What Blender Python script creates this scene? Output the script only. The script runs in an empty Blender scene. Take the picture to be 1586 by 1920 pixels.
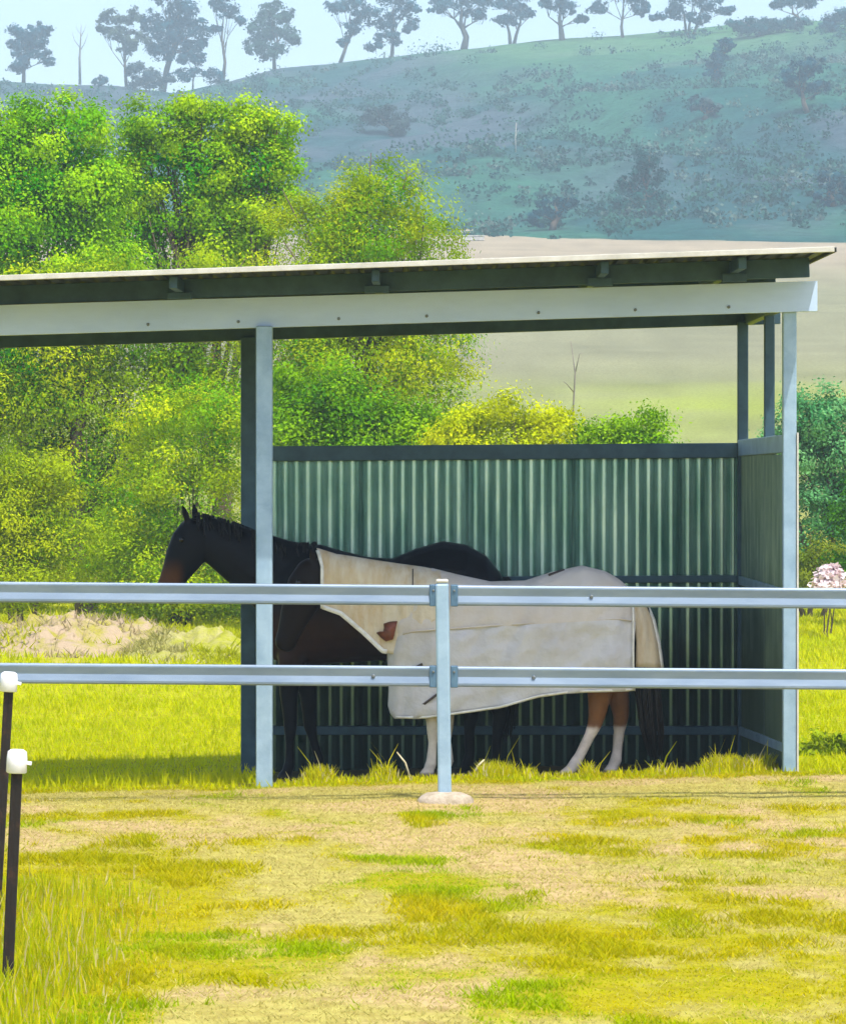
import bpy, bmesh, math, random
import numpy as np
from mathutils import Vector, Matrix

rnd = random.Random(11)
rng = np.random.default_rng(11)
S = bpy.context.scene
COL = S.collection

# ------------------------------------------------------------------ camera
CAM_H, F_PX, CX, HY = 1.9, 7075.0, 793.0, 915.0      # eye height, focal length in photo pixels, horizon row
cam_d = bpy.data.cameras.new('camera')
cam = bpy.data.objects.new('camera', cam_d); COL.objects.link(cam)
cam.location = (0, 0, CAM_H); cam.rotation_euler = (math.radians(90), 0, 0)
cam_d.sensor_fit = 'VERTICAL'; cam_d.sensor_height = 36.0; cam_d.lens = F_PX / 1920 * 36
cam_d.shift_y = -45 / 1920
cam_d.clip_start = 0.5; cam_d.clip_end = 4000
S.camera = cam

# ------------------------------------------------------------------ sky, sun, exposure
SUN_EL, SUN_AZ = math.radians(64), math.radians(150)   # azimuth from +Y (view direction) towards +X (right)
w = bpy.data.worlds.new('World'); S.world = w; w.use_nodes = True
nt = w.node_tree; nt.nodes.clear()
sky = nt.nodes.new('ShaderNodeTexSky'); sky.sky_type = 'NISHITA'; sky.sun_disc = False
sky.sun_elevation = SUN_EL; sky.sun_rotation = SUN_AZ
sky.air_density = 1.0; sky.dust_density = 2.0; sky.ozone_density = 1.0
bg = nt.nodes.new('ShaderNodeBackground'); bg.inputs[1].default_value = 0.15
wo = nt.nodes.new('ShaderNodeOutputWorld')
nt.links.new(sky.outputs[0], bg.inputs[0]); nt.links.new(bg.outputs[0], wo.inputs[0])
sd = bpy.data.lights.new('sun', 'SUN'); sd.energy = 2.9; sd.angle = math.radians(0.6); sd.color = (1.0, 0.95, 0.86)
sun = bpy.data.objects.new('sun', sd); COL.objects.link(sun)
to_sun = Vector((math.sin(SUN_AZ) * math.cos(SUN_EL), math.cos(SUN_AZ) * math.cos(SUN_EL), math.sin(SUN_EL)))
sun.rotation_euler = to_sun.to_track_quat('Z', 'Y').to_euler(); sun.location = (10, -10, 40)
S.view_settings.view_transform = 'Standard'; S.view_settings.look = 'None'
S.view_settings.exposure = 1.0; S.view_settings.gamma = 1.0; S.view_settings.use_curve_mapping = False
S.render.engine = 'CYCLES'
S.cycles.use_denoising = True
S.cycles.max_bounces = 5; S.cycles.diffuse_bounces = 3; S.cycles.glossy_bounces = 2; S.cycles.transmission_bounces = 3
S.cycles.use_adaptive_sampling = True; S.cycles.adaptive_threshold = 0.03
S.cycles.volume_bounces = 0; S.cycles.transparent_max_bounces = 4

# ------------------------------------------------------------------ helpers
def P(px, py, D):
    return Vector(((px - CX) / F_PX * D, D, CAM_H - (py - HY) / F_PX * D))

def hash2(ix, iy, seed):
    h = (ix.astype(np.int64) * 374761393 + iy.astype(np.int64) * 668265263 + seed * 1442695041) & 0xFFFFFFFF
    h = ((h ^ (h >> 13)) * 1274126177) & 0xFFFFFFFF
    return ((h ^ (h >> 16)) & 0xFFFFFF) / float(0xFFFFFF)

def vnoise(x, y, seed=0):
    x = np.asarray(x, float); y = np.asarray(y, float)
    ix = np.floor(x); iy = np.floor(y); fx = x - ix; fy = y - iy
    fx = fx * fx * (3 - 2 * fx); fy = fy * fy * (3 - 2 * fy)
    a = hash2(ix, iy, seed); b = hash2(ix + 1, iy, seed); c = hash2(ix, iy + 1, seed); d = hash2(ix + 1, iy + 1, seed)
    return (a * (1 - fx) + b * fx) * (1 - fy) + (c * (1 - fx) + d * fx) * fy

def fbm(x, y, seed=0, o=4):
    s = 0; a = 0.5; t = 0
    x = np.asarray(x, float); y = np.asarray(y, float)
    for k in range(o):
        s = s + a * vnoise(x, y, seed + k * 17); t += a; a *= 0.5; x = x * 2.03 + 5.1; y = y * 2.03 + 9.7
    return s / t

def sstep(a, b, v):
    t = np.clip((np.asarray(v, float) - a) / (b - a), 0, 1); return t * t * (3 - 2 * t)

ORG = {}
def empty(name, loc, label=None, cat=None, group=None):
    o = bpy.data.objects.new(name, None); COL.objects.link(o); o.location = loc
    ORG[o.name] = Vector(loc); tag(o, label, cat, group); return o

def tag(o, label=None, cat=None, group=None, kind=None):
    if label: o['label'] = label
    if cat: o['category'] = cat
    if group: o['group'] = group
    if kind: o['kind'] = kind
    return o

def org(parent):
    v = Vector((0, 0, 0))
    while parent is not None:
        v = v + parent.location; parent = parent.parent
    return v

def add_mesh(name, me, mat, parent=None, smooth=False):
    """me in world coordinates"""
    o = bpy.data.objects.new(name, me); COL.objects.link(o)
    if parent is not None:
        v = org(parent)
        n = len(me.vertices)
        co = np.empty(n * 3, np.float32); me.vertices.foreach_get('co', co)
        co = co.reshape(-1, 3) - np.array(v, np.float32); me.vertices.foreach_set('co', co.ravel())
        o.parent = parent
    if mat is not None: me.materials.append(mat)
    me.polygons.foreach_set('use_smooth', [smooth] * len(me.polygons))
    me.update()
    return o

def from_bm(name, bm, mat, parent=None, smooth=False):
    bmesh.ops.recalc_face_normals(bm, faces=bm.faces)
    me = bpy.data.meshes.new(name); bm.to_mesh(me); bm.free()
    return add_mesh(name, me, mat, parent, smooth)

def np_mesh(name, verts, faces, cols=None):
    """verts Nx3, faces MxK (all same size)"""
    verts = np.asarray(verts, np.float32); faces = np.asarray(faces, np.int32)
    k = faces.shape[1]; m = len(faces)
    me = bpy.data.meshes.new(name)
    me.vertices.add(len(verts)); me.vertices.foreach_set('co', verts.ravel())
    me.loops.add(m * k); me.loops.foreach_set('vertex_index', faces.ravel())
    me.polygons.add(m); me.polygons.foreach_set('loop_start', np.arange(m, dtype=np.int32) * k)
    me.polygons.foreach_set('loop_total', np.full(m, k, np.int32))
    me.update(calc_edges=True)
    if cols is not None:
        c = np.ones((len(verts), 4), np.float32); c[:, :3] = cols
        at = me.color_attributes.new('tint', 'FLOAT_COLOR', 'POINT'); at.data.foreach_set('color', c.ravel())
    return me

def bar(bm, a, b, wd, ht, up=Vector((0, 0, 1)), bevel=0.004):
    """a straight bar of rectangular section: wd across, ht along up"""
    a = Vector(a); b = Vector(b); d = (b - a).normalized()
    if abs(d.dot(up)) > 0.95: up = Vector((0, 1, 0))
    s = d.cross(up).normalized(); u = s.cross(d).normalized()
    vs = []
    for p in (a, b):
        for (i, j) in ((-1, -1), (1, -1), (1, 1), (-1, 1)):
            vs.append(bm.verts.new(p + s * (i * wd / 2) + u * (j * ht / 2)))
    fs = [bm.faces.new([vs[i] for i in q]) for q in ((0, 1, 2, 3), (7, 6, 5, 4), (0, 4, 5, 1), (1, 5, 6, 2), (2, 6, 7, 3), (3, 7, 4, 0))]
    if bevel:
        es = set(e for f in fs for e in f.edges)
        bmesh.ops.bevel(bm, geom=list(es), offset=bevel, segments=2, affect='EDGES', profile=0.5)

def bar_obj(name, a, b, wd, ht, mat, parent, up=Vector((0, 0, 1)), bevel=0.004):
    bm = bmesh.new(); bar(bm, a, b, wd, ht, up, bevel); return from_bm(name, bm, mat, parent)

def tube(bm, pts, rad, n=7, jitter=0.0):
    pts = [Vector(p) for p in pts]; rings = []
    for i, p in enumerate(pts):
        d = (pts[min(i + 1, len(pts) - 1)] - pts[max(i - 1, 0)]).normalized()
        ref = Vector((0, 1, 0)) if abs(d.y) < 0.9 else Vector((1, 0, 0))
        s = d.cross(ref).normalized(); u = s.cross(d)
        r = rad[i]
        rings.append([bm.verts.new(p + (s * math.cos(2 * math.pi * k / n) + u * math.sin(2 * math.pi * k / n)) * r * (1 + jitter * rnd.uniform(-1, 1))) for k in range(n)])
    for i in range(len(rings) - 1):
        for k in range(n):
            bm.faces.new((rings[i][k], rings[i][(k + 1) % n], rings[i + 1][(k + 1) % n], rings[i + 1][k]))
    bm.faces.new(rings[0][::-1]); bm.faces.new(rings[-1])

# ------------------------------------------------------------------ materials
def mat(name, base=(0.5, 0.5, 0.5), rough=0.6, metal=0.0, attr=None, noise=None, bump=None, spec=0.5, transl=0.0, sheen=0.0):
    """noise=(scale, colour2, lo, hi[, stretch]); bump=(scale, strength, distance)"""
    m = bpy.data.materials.new(name); m.use_nodes = True; n = m.node_tree; N = n.nodes; L = n.links
    b = N['Principled BSDF']; out = N['Material Output']
    b.inputs['Roughness'].default_value = rough; b.inputs['Metallic'].default_value = metal
    b.inputs['Specular IOR Level'].default_value = spec
    if sheen: b.inputs['Sheen Weight'].default_value = sheen
    b.inputs['Base Color'].default_value = (*base, 1)
    src = None
    if attr:
        a = N.new('ShaderNodeAttribute'); a.attribute_name = attr; src = a.outputs['Color']
    tc = N.new('ShaderNodeTexCoord')
    if noise:
        mp = N.new('ShaderNodeMapping'); L.new(tc.outputs['Object'], mp.inputs[0])
        if len(noise) > 4: mp.inputs['Scale'].default_value = noise[4]
        t = N.new('ShaderNodeTexNoise'); t.inputs['Scale'].default_value = noise[0]; t.inputs['Detail'].default_value = 7; t.inputs['Roughness'].default_value = 0.65
        L.new(mp.outputs[0], t.inputs['Vector'])
        r = N.new('ShaderNodeMapRange'); r.inputs[1].default_value = noise[2]; r.inputs[2].default_value = noise[3]
        L.new(t.outputs['Fac'], r.inputs[0])
        mx = N.new('ShaderNodeMix'); mx.data_type = 'RGBA'
        L.new(r.outputs[0], mx.inputs['Factor'])
        if src: 
            L.new(src, mx.inputs['A'])
            if noise[1] is None: pass
        else: mx.inputs['A'].default_value = (*base, 1)
        if src and len(noise[1]) == 4:       # 4th value: multiply the tint instead of replacing it
            ml = N.new('ShaderNodeMix'); ml.data_type = 'RGBA'; ml.blend_type = 'MULTIPLY'; ml.inputs['Factor'].default_value = 1
            L.new(src, ml.inputs['A']); ml.inputs['B'].default_value = (*noise[1][:3], 1); L.new(ml.outputs['Result'], mx.inputs['B'])
        else:
            mx.inputs['B'].default_value = (*noise[1][:3], 1)
        src = mx.outputs['Result']
    if src: L.new(src, b.inputs['Base Color'])
    if bump:
        t2 = N.new('ShaderNodeTexNoise'); t2.inputs['Scale'].default_value = bump[0]; t2.inputs['Detail'].default_value = 6
        L.new(tc.outputs['Object'], t2.inputs['Vector'])
        bp = N.new('ShaderNodeBump'); bp.inputs['Strength'].default_value = bump[1]; bp.inputs['Distance'].default_value = bump[2]
        L.new(t2.outputs['Fac'], bp.inputs['Height']); L.new(bp.outputs[0], b.inputs['Normal'])
    if transl:
        tr = N.new('ShaderNodeBsdfTranslucent')
        if src: L.new(src, tr.inputs[0])
        else: tr.inputs[0].default_value = (*base, 1)
        ms = N.new('ShaderNodeMixShader'); ms.inputs[0].default_value = transl
        L.new(b.outputs[0], ms.inputs[1]); L.new(tr.outputs[0], ms.inputs[2]); L.new(ms.outputs[0], out.inputs['Surface'])
    return m

M = {}
M['ground'] = mat('ground_soil', attr='tint', rough=0.95, spec=0.1, noise=(9.0, (0.62, 0.56, 0.5, 1), 0.42, 0.72), bump=(40, 0.5, 0.02))
M['hill'] = mat('hill_scrub', attr='tint', rough=1.0, spec=0.0, noise=(0.3, (0.5, 0.62, 0.66, 1), 0.42, 0.68), bump=(0.6, 0.8, 1.2))
M['leaf'] = mat('foliage', attr='tint', rough=0.8, spec=0.03, transl=0.3)
M['far_leaf'] = mat('far_foliage', attr='tint', rough=0.9, spec=0.0, transl=0.2)
M['grass'] = mat('grass_blades', attr='tint', rough=0.9, spec=0.0, transl=0.4)
M['bark'] = mat('bark', (0.16, 0.12, 0.085), 0.9, spec=0.1, noise=(6, (0.07, 0.05, 0.035), 0.4, 0.7, (4, 4, 0.6)), bump=(30, 0.6, 0.02))
M['pale_bark'] = mat('pale_bark', (0.3, 0.27, 0.24), 0.9, spec=0.1, noise=(1.2, (0.15, 0.13, 0.12), 0.4, 0.7))
M['dead_wood'] = mat('dead_wood', (0.45, 0.44, 0.38), 0.9, noise=(1.5, (0.3, 0.29, 0.25), 0.4, 0.7))
M['galv'] = mat('galvanised_steel', (0.36, 0.50, 0.62), 0.45, 0.25, noise=(7, (0.24, 0.36, 0.48), 0.35, 0.7), bump=(60, 0.06, 0.004))
M['beam'] = mat('zinc_beam', (0.55, 0.70, 0.94), 0.5, 0.1, noise=(4, (0.44, 0.58, 0.80), 0.35, 0.7, (0.3, 1, 1)), bump=(60, 0.05, 0.003))
M['galv_rail'] = mat('galvanised_rail', (0.24, 0.31, 0.40), 0.45, 0.2, noise=(5, (0.14, 0.20, 0.28), 0.35, 0.7, (0.25, 1, 1)), bump=(60, 0.05, 0.003))
M['galv_dark'] = mat('shaded_steel', (0.05, 0.11, 0.15), 0.5, 0.3, noise=(6, (0.025, 0.06, 0.09), 0.35, 0.7))  # dark copy of the galvanised steel: shade under the roof put into its colour
M['sheet'] = mat('corrugated_zinc', (0.52, 0.68, 0.62), 0.24, 0.8, noise=(3.0, (0.14, 0.32, 0.27), 0.35, 0.7, (2.5, 2.5, 0.35)), bump=(50, 0.05, 0.003))
def add_low_shade(m, top, soft, col):  # darkens a sheet towards the ground: interior shade put into the colour
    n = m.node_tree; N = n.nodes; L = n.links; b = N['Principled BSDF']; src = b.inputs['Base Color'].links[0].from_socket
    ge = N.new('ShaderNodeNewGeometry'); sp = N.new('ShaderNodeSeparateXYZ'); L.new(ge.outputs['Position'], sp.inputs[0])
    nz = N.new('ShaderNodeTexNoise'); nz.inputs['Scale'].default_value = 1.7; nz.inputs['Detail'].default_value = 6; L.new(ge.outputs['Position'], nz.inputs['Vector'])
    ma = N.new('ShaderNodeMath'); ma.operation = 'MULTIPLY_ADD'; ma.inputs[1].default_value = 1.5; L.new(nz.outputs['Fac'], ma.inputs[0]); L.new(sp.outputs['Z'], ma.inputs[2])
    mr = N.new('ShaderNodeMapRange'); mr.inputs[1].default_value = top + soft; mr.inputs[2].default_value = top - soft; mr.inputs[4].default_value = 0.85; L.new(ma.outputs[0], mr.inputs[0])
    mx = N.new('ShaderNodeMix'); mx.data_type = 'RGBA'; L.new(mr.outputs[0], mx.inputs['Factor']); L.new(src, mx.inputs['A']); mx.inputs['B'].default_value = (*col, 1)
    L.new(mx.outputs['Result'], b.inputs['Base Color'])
add_low_shade(M['sheet'], 1.65, 0.35, (0.035, 0.075, 0.065))
M['sheet_side'] = mat('shaded_corrugated_zinc', (0.17, 0.24, 0.18), 0.4, 0.6, noise=(3.0, (0.06, 0.11, 0.075), 0.35, 0.7, (2.5, 2.5, 0.35)))  # darker copy of the wall sheet, the shelter's shade painted into its colour
add_low_shade(M['sheet_side'], 1.9, 0.4, (0.025, 0.05, 0.04))
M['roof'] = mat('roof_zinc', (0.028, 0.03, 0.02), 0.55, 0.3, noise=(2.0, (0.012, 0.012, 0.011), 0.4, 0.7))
M['flash'] = mat('roof_flashing', (0.60, 0.58, 0.52), 0.5, 0.0, noise=(6, (0.44, 0.42, 0.36), 0.4, 0.7))
M['bracket'] = mat('rail_bracket', (0.10, 0.19, 0.28), 0.5, 0.3, noise=(15, (0.06, 0.12, 0.19), 0.4, 0.7))
M['bolt'] = mat('bolt_steel', (0.18, 0.2, 0.2), 0.5, 0.6)
M['concrete'] = mat('concrete', (0.48, 0.40, 0.31), 0.95, spec=0.1, noise=(18, (0.30, 0.25, 0.17), 0.4, 0.7), bump=(70, 0.8, 0.01))
M['picket'] = mat('painted_picket', (0.016, 0.011, 0.009), 0.7, 0.2, noise=(20, (0.07, 0.03, 0.015), 0.52, 0.75), bump=(60, 0.4, 0.004))
M['cap'] = mat('white_plastic', (0.86, 0.84, 0.88), 0.4, noise=(30, (0.7, 0.68, 0.7), 0.5, 0.8))
M['coat'] = mat('horse_coat', attr='tint', rough=0.45, spec=0.10, noise=(9, (0.72, 0.7, 0.68, 1), 0.4, 0.7), bump=(160, 0.08, 0.004))
M['hair'] = mat('horse_hair', attr='tint', rough=0.55, spec=0.3)
M['eye'] = mat('horse_eye', (0.01, 0.006, 0.004), 0.08)
M['rug'] = mat('rug_canvas', (0.66, 0.60, 0.54), 0.9, spec=0.1, noise=(3.2, (0.58, 0.50, 0.41), 0.48, 0.75), bump=(14, 0.5, 0.02), transl=0.08)
M['rug_low'] = mat('rug_lower_canvas', (0.63, 0.62, 0.64), 0.9, spec=0.1, noise=(2.6, (0.53, 0.50, 0.49), 0.45, 0.72), bump=(10, 0.6, 0.03), transl=0.08)
M['rug_neck'] = mat('rug_mesh', (0.74, 0.65, 0.50), 0.9, spec=0.1, noise=(5, (0.60, 0.44, 0.24), 0.42, 0.7, (2, 1, 0.5)), bump=(18, 0.5, 0.02), transl=0.1)
M['binding'] = mat('rug_binding', (0.80, 0.78, 0.72), 0.85, spec=0.1, noise=(20, (0.55, 0.52, 0.46), 0.45, 0.75))
M['strap'] = mat('rug_strap', (0.07, 0.05, 0.04), 0.7, noise=(20, (0.04, 0.03, 0.025), 0.4, 0.7))
M['leather'] = mat('brown_leather', (0.20, 0.05, 0.02), 0.6, noise=(25, (0.09, 0.025, 0.012), 0.4, 0.65), bump=(60, 0.4, 0.004))
M['rock'] = mat('pale_rubble', (0.38, 0.29, 0.19), 0.95, spec=0.05, noise=(3.5, (0.31, 0.28, 0.05), 0.45, 0.62), bump=(20, 0.8, 0.03))
M['trough'] = mat('trough_concrete', (0.62, 0.6, 0.55), 0.9, noise=(3, (0.3, 0.29, 0.26), 0.4, 0.7))

# ------------------------------------------------------------------ terrain
def ground_z(x, y):
    x = np.asarray(x, float); y = np.asarray(y, float)
    z = -0.11 * sstep(24.4, 26.6, y) * (1 - sstep(33, 46, y))
    z = z + 0.024 * np.clip(x, -3, 3) * sstep(22.5, 24.5, y) * (1 - sstep(30, 40, y))
    z = z + np.where(y > 78, 0.092 * (y - 80) * sstep(72, 96, y) , 0)
    z = z + (fbm(x * 0.9, y * 0.9, 3) - 0.5) * 0.07 * (1 - sstep(60, 80, y)) * (1 - 0.6 * sstep(22, 24, y) * (1 - sstep(29, 34, y)))
    z = z + (fbm(x * 0.05, y * 0.05, 9) - 0.5) * 1.0 * sstep(90, 160, y)
    return z

def grass_mask(x, y):
    """how much living grass covers the ground at a place: 0 bare straw and soil, 1 full"""
    x = np.asarray(x, float); y = np.asarray(y, float)
    n = 0.5 * fbm(x * 1.6, y * 1.0, 21, 4) + 0.5 * fbm(x * 4.6, y * 2.4, 23, 3)
    b = 0.015 * np.ones_like(x)
    b = b - 0.16 * sstep(21.8, 22.6, y) * (1 - sstep(24.0, 24.6, y))
    b = b + 0.60 * sstep(24.0, 24.8, y)
    b = b - 0.42 * sstep(33, 40, y) * (1 - sstep(50, 54, y)) * (1 - sstep(-3.9, -2.6, x) )
    b = b - 0.18 * sstep(34, 40, y) * (1 - sstep(50, 54, y)) * sstep(-3.6, -2.8, x) * (1 - sstep(-1.5, 0, x))
    b = b + 0.45 * (1 - sstep(-1.45, -0.75, x + 0.05 * (y - 15))) * (1 - sstep(17.5, 20.5, y))
    b = b - 0.26 * (1 - sstep(13.7, 14.5, y)) * sstep(-1.2, -0.9, x) * (1 - sstep(-0.1, 0.4, x))
    b = b - 0.10 * sstep(18.5, 20.0, y) * (1 - sstep(21.2, 21.8, y)) * sstep(-2.6, -1.8, x) * (1 - sstep(-0.4, 0.3, x))
    b = b + 0.08 * sstep(0.1, 0.6, x) * (1 - sstep(18, 20, y))
    return sstep(0.40, 0.64, n + b)

C_STRAW = np.array([0.41, 0.355, 0.09]); C_SOIL = np.array([0.47, 0.345, 0.16]); C_GRASS = np.array([0.34, 0.305, 0.004])
def ground_col(x, y):
    g = grass_mask(x, y)[:, None]
    s = sstep(0.42, 0.62, fbm(x * 1.7, y * 1.2, 77))[:, None]
    bare = C_STRAW * (1 - s) + C_SOIL * s
    c = bare * (1 - g) + C_GRASS * g
    lush = np.array([0.36, 0.40, 0.002]); k = (sstep(24, 26, y) * (1 - sstep(60, 78, y)))[:, None]
    c = c * (1 - 0.6 * k * g) + lush * 0.6 * k * g
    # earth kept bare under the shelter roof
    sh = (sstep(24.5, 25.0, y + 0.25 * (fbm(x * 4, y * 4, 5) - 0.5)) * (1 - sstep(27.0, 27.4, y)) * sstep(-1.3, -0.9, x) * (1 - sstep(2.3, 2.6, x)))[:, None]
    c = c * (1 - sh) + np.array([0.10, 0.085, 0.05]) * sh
    # worn dry field on the rise, greener strip at its foot
    f = sstep(80, 100, y)[:, None]
    nn = fbm(x * 0.035, y * 0.02, 31)
    tan = np.array([0.225, 0.225, 0.13]); grn = np.array([0.25, 0.30, 0.045])
    gy = sstep(0, 1, (172 + 40 * (nn - 0.5) - y) / 45)[:, None] * (0.55 + 0.45 * sstep(0.35, 0.6, fbm(x * 0.06, y * 0.09, 41)))[:, None]
    fc = tan * (1 - gy) + grn * gy
    up_ = sstep(230, 300, y + 30 * (nn - 0.5))[:, None]; fc = fc * (1 - up_) + np.array([0.33, 0.275, 0.185]) * up_
    fc = fc * (0.70 + 0.35 * fbm(x * 0.12, y * 0.5, 51) + 0.30 * fbm(x * 0.7, y * 0.12, 53, 3))[:, None]
    return c * (1 - f) + fc * f

def grid_mesh(name, ys, cs, deff, zf, cf):
    Y, C = np.meshgrid(ys, cs, indexing='ij')
    X = C * np.maximum(Y, deff)
    x = X.ravel(); y = Y.ravel(); z = zf(x, y)
    nr, nc = Y.shape
    i = np.arange(nr - 1)[:, None] * nc + np.arange(nc - 1)[None, :]
    f = np.stack([i, i + 1, i + nc + 1, i + nc], -1).reshape(-1, 4)
    return np_mesh(name, np.stack([x, y, z], 1), f, cf(x, y))

cs = np.concatenate([np.linspace(-1.6, -0.17, 24)[:-1], np.linspace(-0.17, 0.17, 140), np.linspace(0.17, 1.6, 24)[1:]])
ys = np.concatenate([np.arange(-30, 11, 1.5), np.arange(11, 30, 0.1), np.arange(30, 72, 0.4), np.arange(72, 440, 3.0)])
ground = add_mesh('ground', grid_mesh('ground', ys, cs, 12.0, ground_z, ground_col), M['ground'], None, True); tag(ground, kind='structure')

CREST_PX = [-2500, -600, 0, 100, 220, 330, 430, 520, 620, 800, 1000, 1200, 1400, 1586, 2000, 4000]
CREST_PY = [120, 175, 152, 156, 158, 172, 150, 128, 124, 99, 76, 64, 48, 36, 30, 60]
def hill_z(x, y):
    x = np.asarray(x, float); y = np.asarray(y, float)
    y0 = np.clip(356 - 0.65 * x, 318, 400)
    px = CX + x / 700 * F_PX
    zc = CAM_H + (HY - np.interp(px, CREST_PX, CREST_PY)) / F_PX * 700
    zb = 0.092 * (y0 - 80) - 0.6
    t = (y - y0) / (700 - y0)
    z = zb + (zc - zb) * np.where(t < 0, t * 1.3, np.minimum(t, 1) ** 1.06)
    z = np.where(y > 700, zc - (y - 700) ** 1.2 * 0.12, z)
    env = sstep(0.02, 0.15, t) * (1 - 0.85 * sstep(0.75, 0.98, t))
    gul = np.abs(fbm(x * 0.022 + y * 0.008, y * 0.006, 61, 4) - 0.5) * 2
    return z + env * ((fbm(x * 0.05, y * 0.05, 63, 4) - 0.5) * 5 + (gul - 0.25) * 7)
def hill_col(x, y):
    n = fbm(x * 0.035, y * 0.018, 71, 5); n2 = fbm(x * 0.09 + 3, y * 0.05, 73, 4)
    grn = np.array([0.03, 0.125, 0.08]); drk = np.array([0.006, 0.07, 0.07]); brn = np.array([0.065, 0.095, 0.115]); grs = np.array([0.085, 0.22, 0.06])
    a = sstep(0.36, 0.66, n)[:, None]; b = sstep(0.44, 0.68, n2)[:, None]
    c = grn * (1 - a) + brn * a; c = c * (1 - 0.75 * b) + drk * 0.75 * b
    t = sstep(560, 690, y)[:, None] * sstep(-10, 20, x)[:, None] * 0.7
    return c * (1 - t) + grs * t
hc = np.concatenate([np.linspace(-0.8, -0.15, 30)[:-1], np.linspace(-0.15, 0.15, 180), np.linspace(0.15, 0.8, 30)[1:]])
hy = np.concatenate([np.arange(300, 720, 3.0), np.arange(720, 900, 15)])
hill = add_mesh('hill', grid_mesh('hill', hy, hc, 300, hill_z, hill_col), M['hill'], None, True); tag(hill, kind='structure')

def hill_hit(px, py):
    D = np.arange(345, 701, 1.0)
    zr_ = CAM_H - (py - HY) / F_PX * D
    k = np.nonzero(hill_z((px - CX) / F_PX * D, D) >= zr_)[0]
    d = float(D[k[0]]) if len(k) else 700.0
    p = P(px, py, d); p.z = float(hill_z(np.array([p.x]), np.array([d]))[0]); return d, p

# ------------------------------------------------------------------ foliage
def leaf_quads(cen, size, asp, cols, nrm=None, droop=0.0):
    """one diamond per leaf; its face turned towards nrm (outward and up) with scatter"""
    n = len(cen)
    d = rng.normal(size=(n, 3))
    if nrm is not None:
        m = nrm + rng.normal(size=(n, 3)) * 0.27; m /= np.linalg.norm(m, axis=1, keepdims=True)
        d -= (d * m).sum(1, keepdims=True) * m
    d[:, 2] -= droop
    d /= np.linalg.norm(d, axis=1, keepdims=True)
    e = np.cross(m, d) if nrm is not None else np.cross(rng.normal(size=(n, 3)), d)
    e /= np.linalg.norm(e, axis=1, keepdims=True)
    L = (size * rng.uniform(0.6, 1.35, n))[:, None]; W = L * asp
    v = np.stack([cen - d * L * 0.5, cen + e * W * 0.5, cen + d * L * 0.5, cen - e * W * 0.5], 1).reshape(-1, 3)
    f = np.arange(n * 4).reshape(-1, 4)
    return v, f, np.repeat(cols, 4, 0)

def crown_points(lobes, per_m2_clump, leaves, clump_r):
    """lobes: (x,y,z,rx,ry,rz) -> leaf centres, clump ids, outward directions"""
    out = []; ids = []; nr = []; k = 0; tints = []
    full = []
    for (x, y, z, rx, ry, rz) in lobes:
        t0 = rng.uniform(0.08, 0.58)
        full.append((x, y, z, rx * 0.74, ry * 0.74, rz * 0.74, t0 - 0.25))  # core tinted darker: shade inside the crown put into the leaf colour
        for q in range(8):
            u = rng.normal(size=3); u[2] = u[2] * 0.8 + 0.15; u /= np.linalg.norm(u); r_ = rng.uniform(0.26, 0.46); a_ = rng.uniform(0.62, 0.92)
            full.append((x + u[0] * rx * a_, y + u[1] * ry * a_, z + u[2] * rz * a_, rx * r_, ry * r_, rz * r_, np.clip(t0 + rng.uniform(-0.15, 0.45), -0.1, 0.85)))
    for (x, y, z, rx, ry, rz, tn) in full:
        nc = max(3, int(per_m2_clump * 2.6 * (rx * ry * rz) ** (2 / 3)))
        tints.append(np.full(nc, tn))
        u = rng.normal(size=(nc, 3)); u /= np.linalg.norm(u, axis=1, keepdims=True)
        r = np.where(rng.random(nc) < 0.75, rng.uniform(0.8, 1.1, nc), rng.uniform(0.25, 0.8, nc))
        c = np.array([x, y, z]) + u * r[:, None] * np.array([rx, ry, rz])
        m = np.maximum(3, (leaves * rng.uniform(0.5, 1.5, nc)).astype(int))
        sc = clump_r * rng.uniform(0.6, 1.3, nc)
        i = np.repeat(np.arange(nc), m); g = rng.normal(size=(len(i), 3))
        off = g * np.minimum(sc, 0.75 * max(rx, 0.3))[i][:, None] * np.array([0.5, 0.5, 0.36])
        out.append(c[i] + off); ids.append(i + k); k += nc
        n_ = 0.75 * u[i] + 0.4 * g / np.linalg.norm(g, axis=1, keepdims=True) + np.array([0, 0, 0.25])
        nr.append(n_ / np.linalg.norm(n_, axis=1, keepdims=True))
    return np.concatenate(out), np.concatenate(ids), np.concatenate(tints), np.concatenate(nr)

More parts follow.
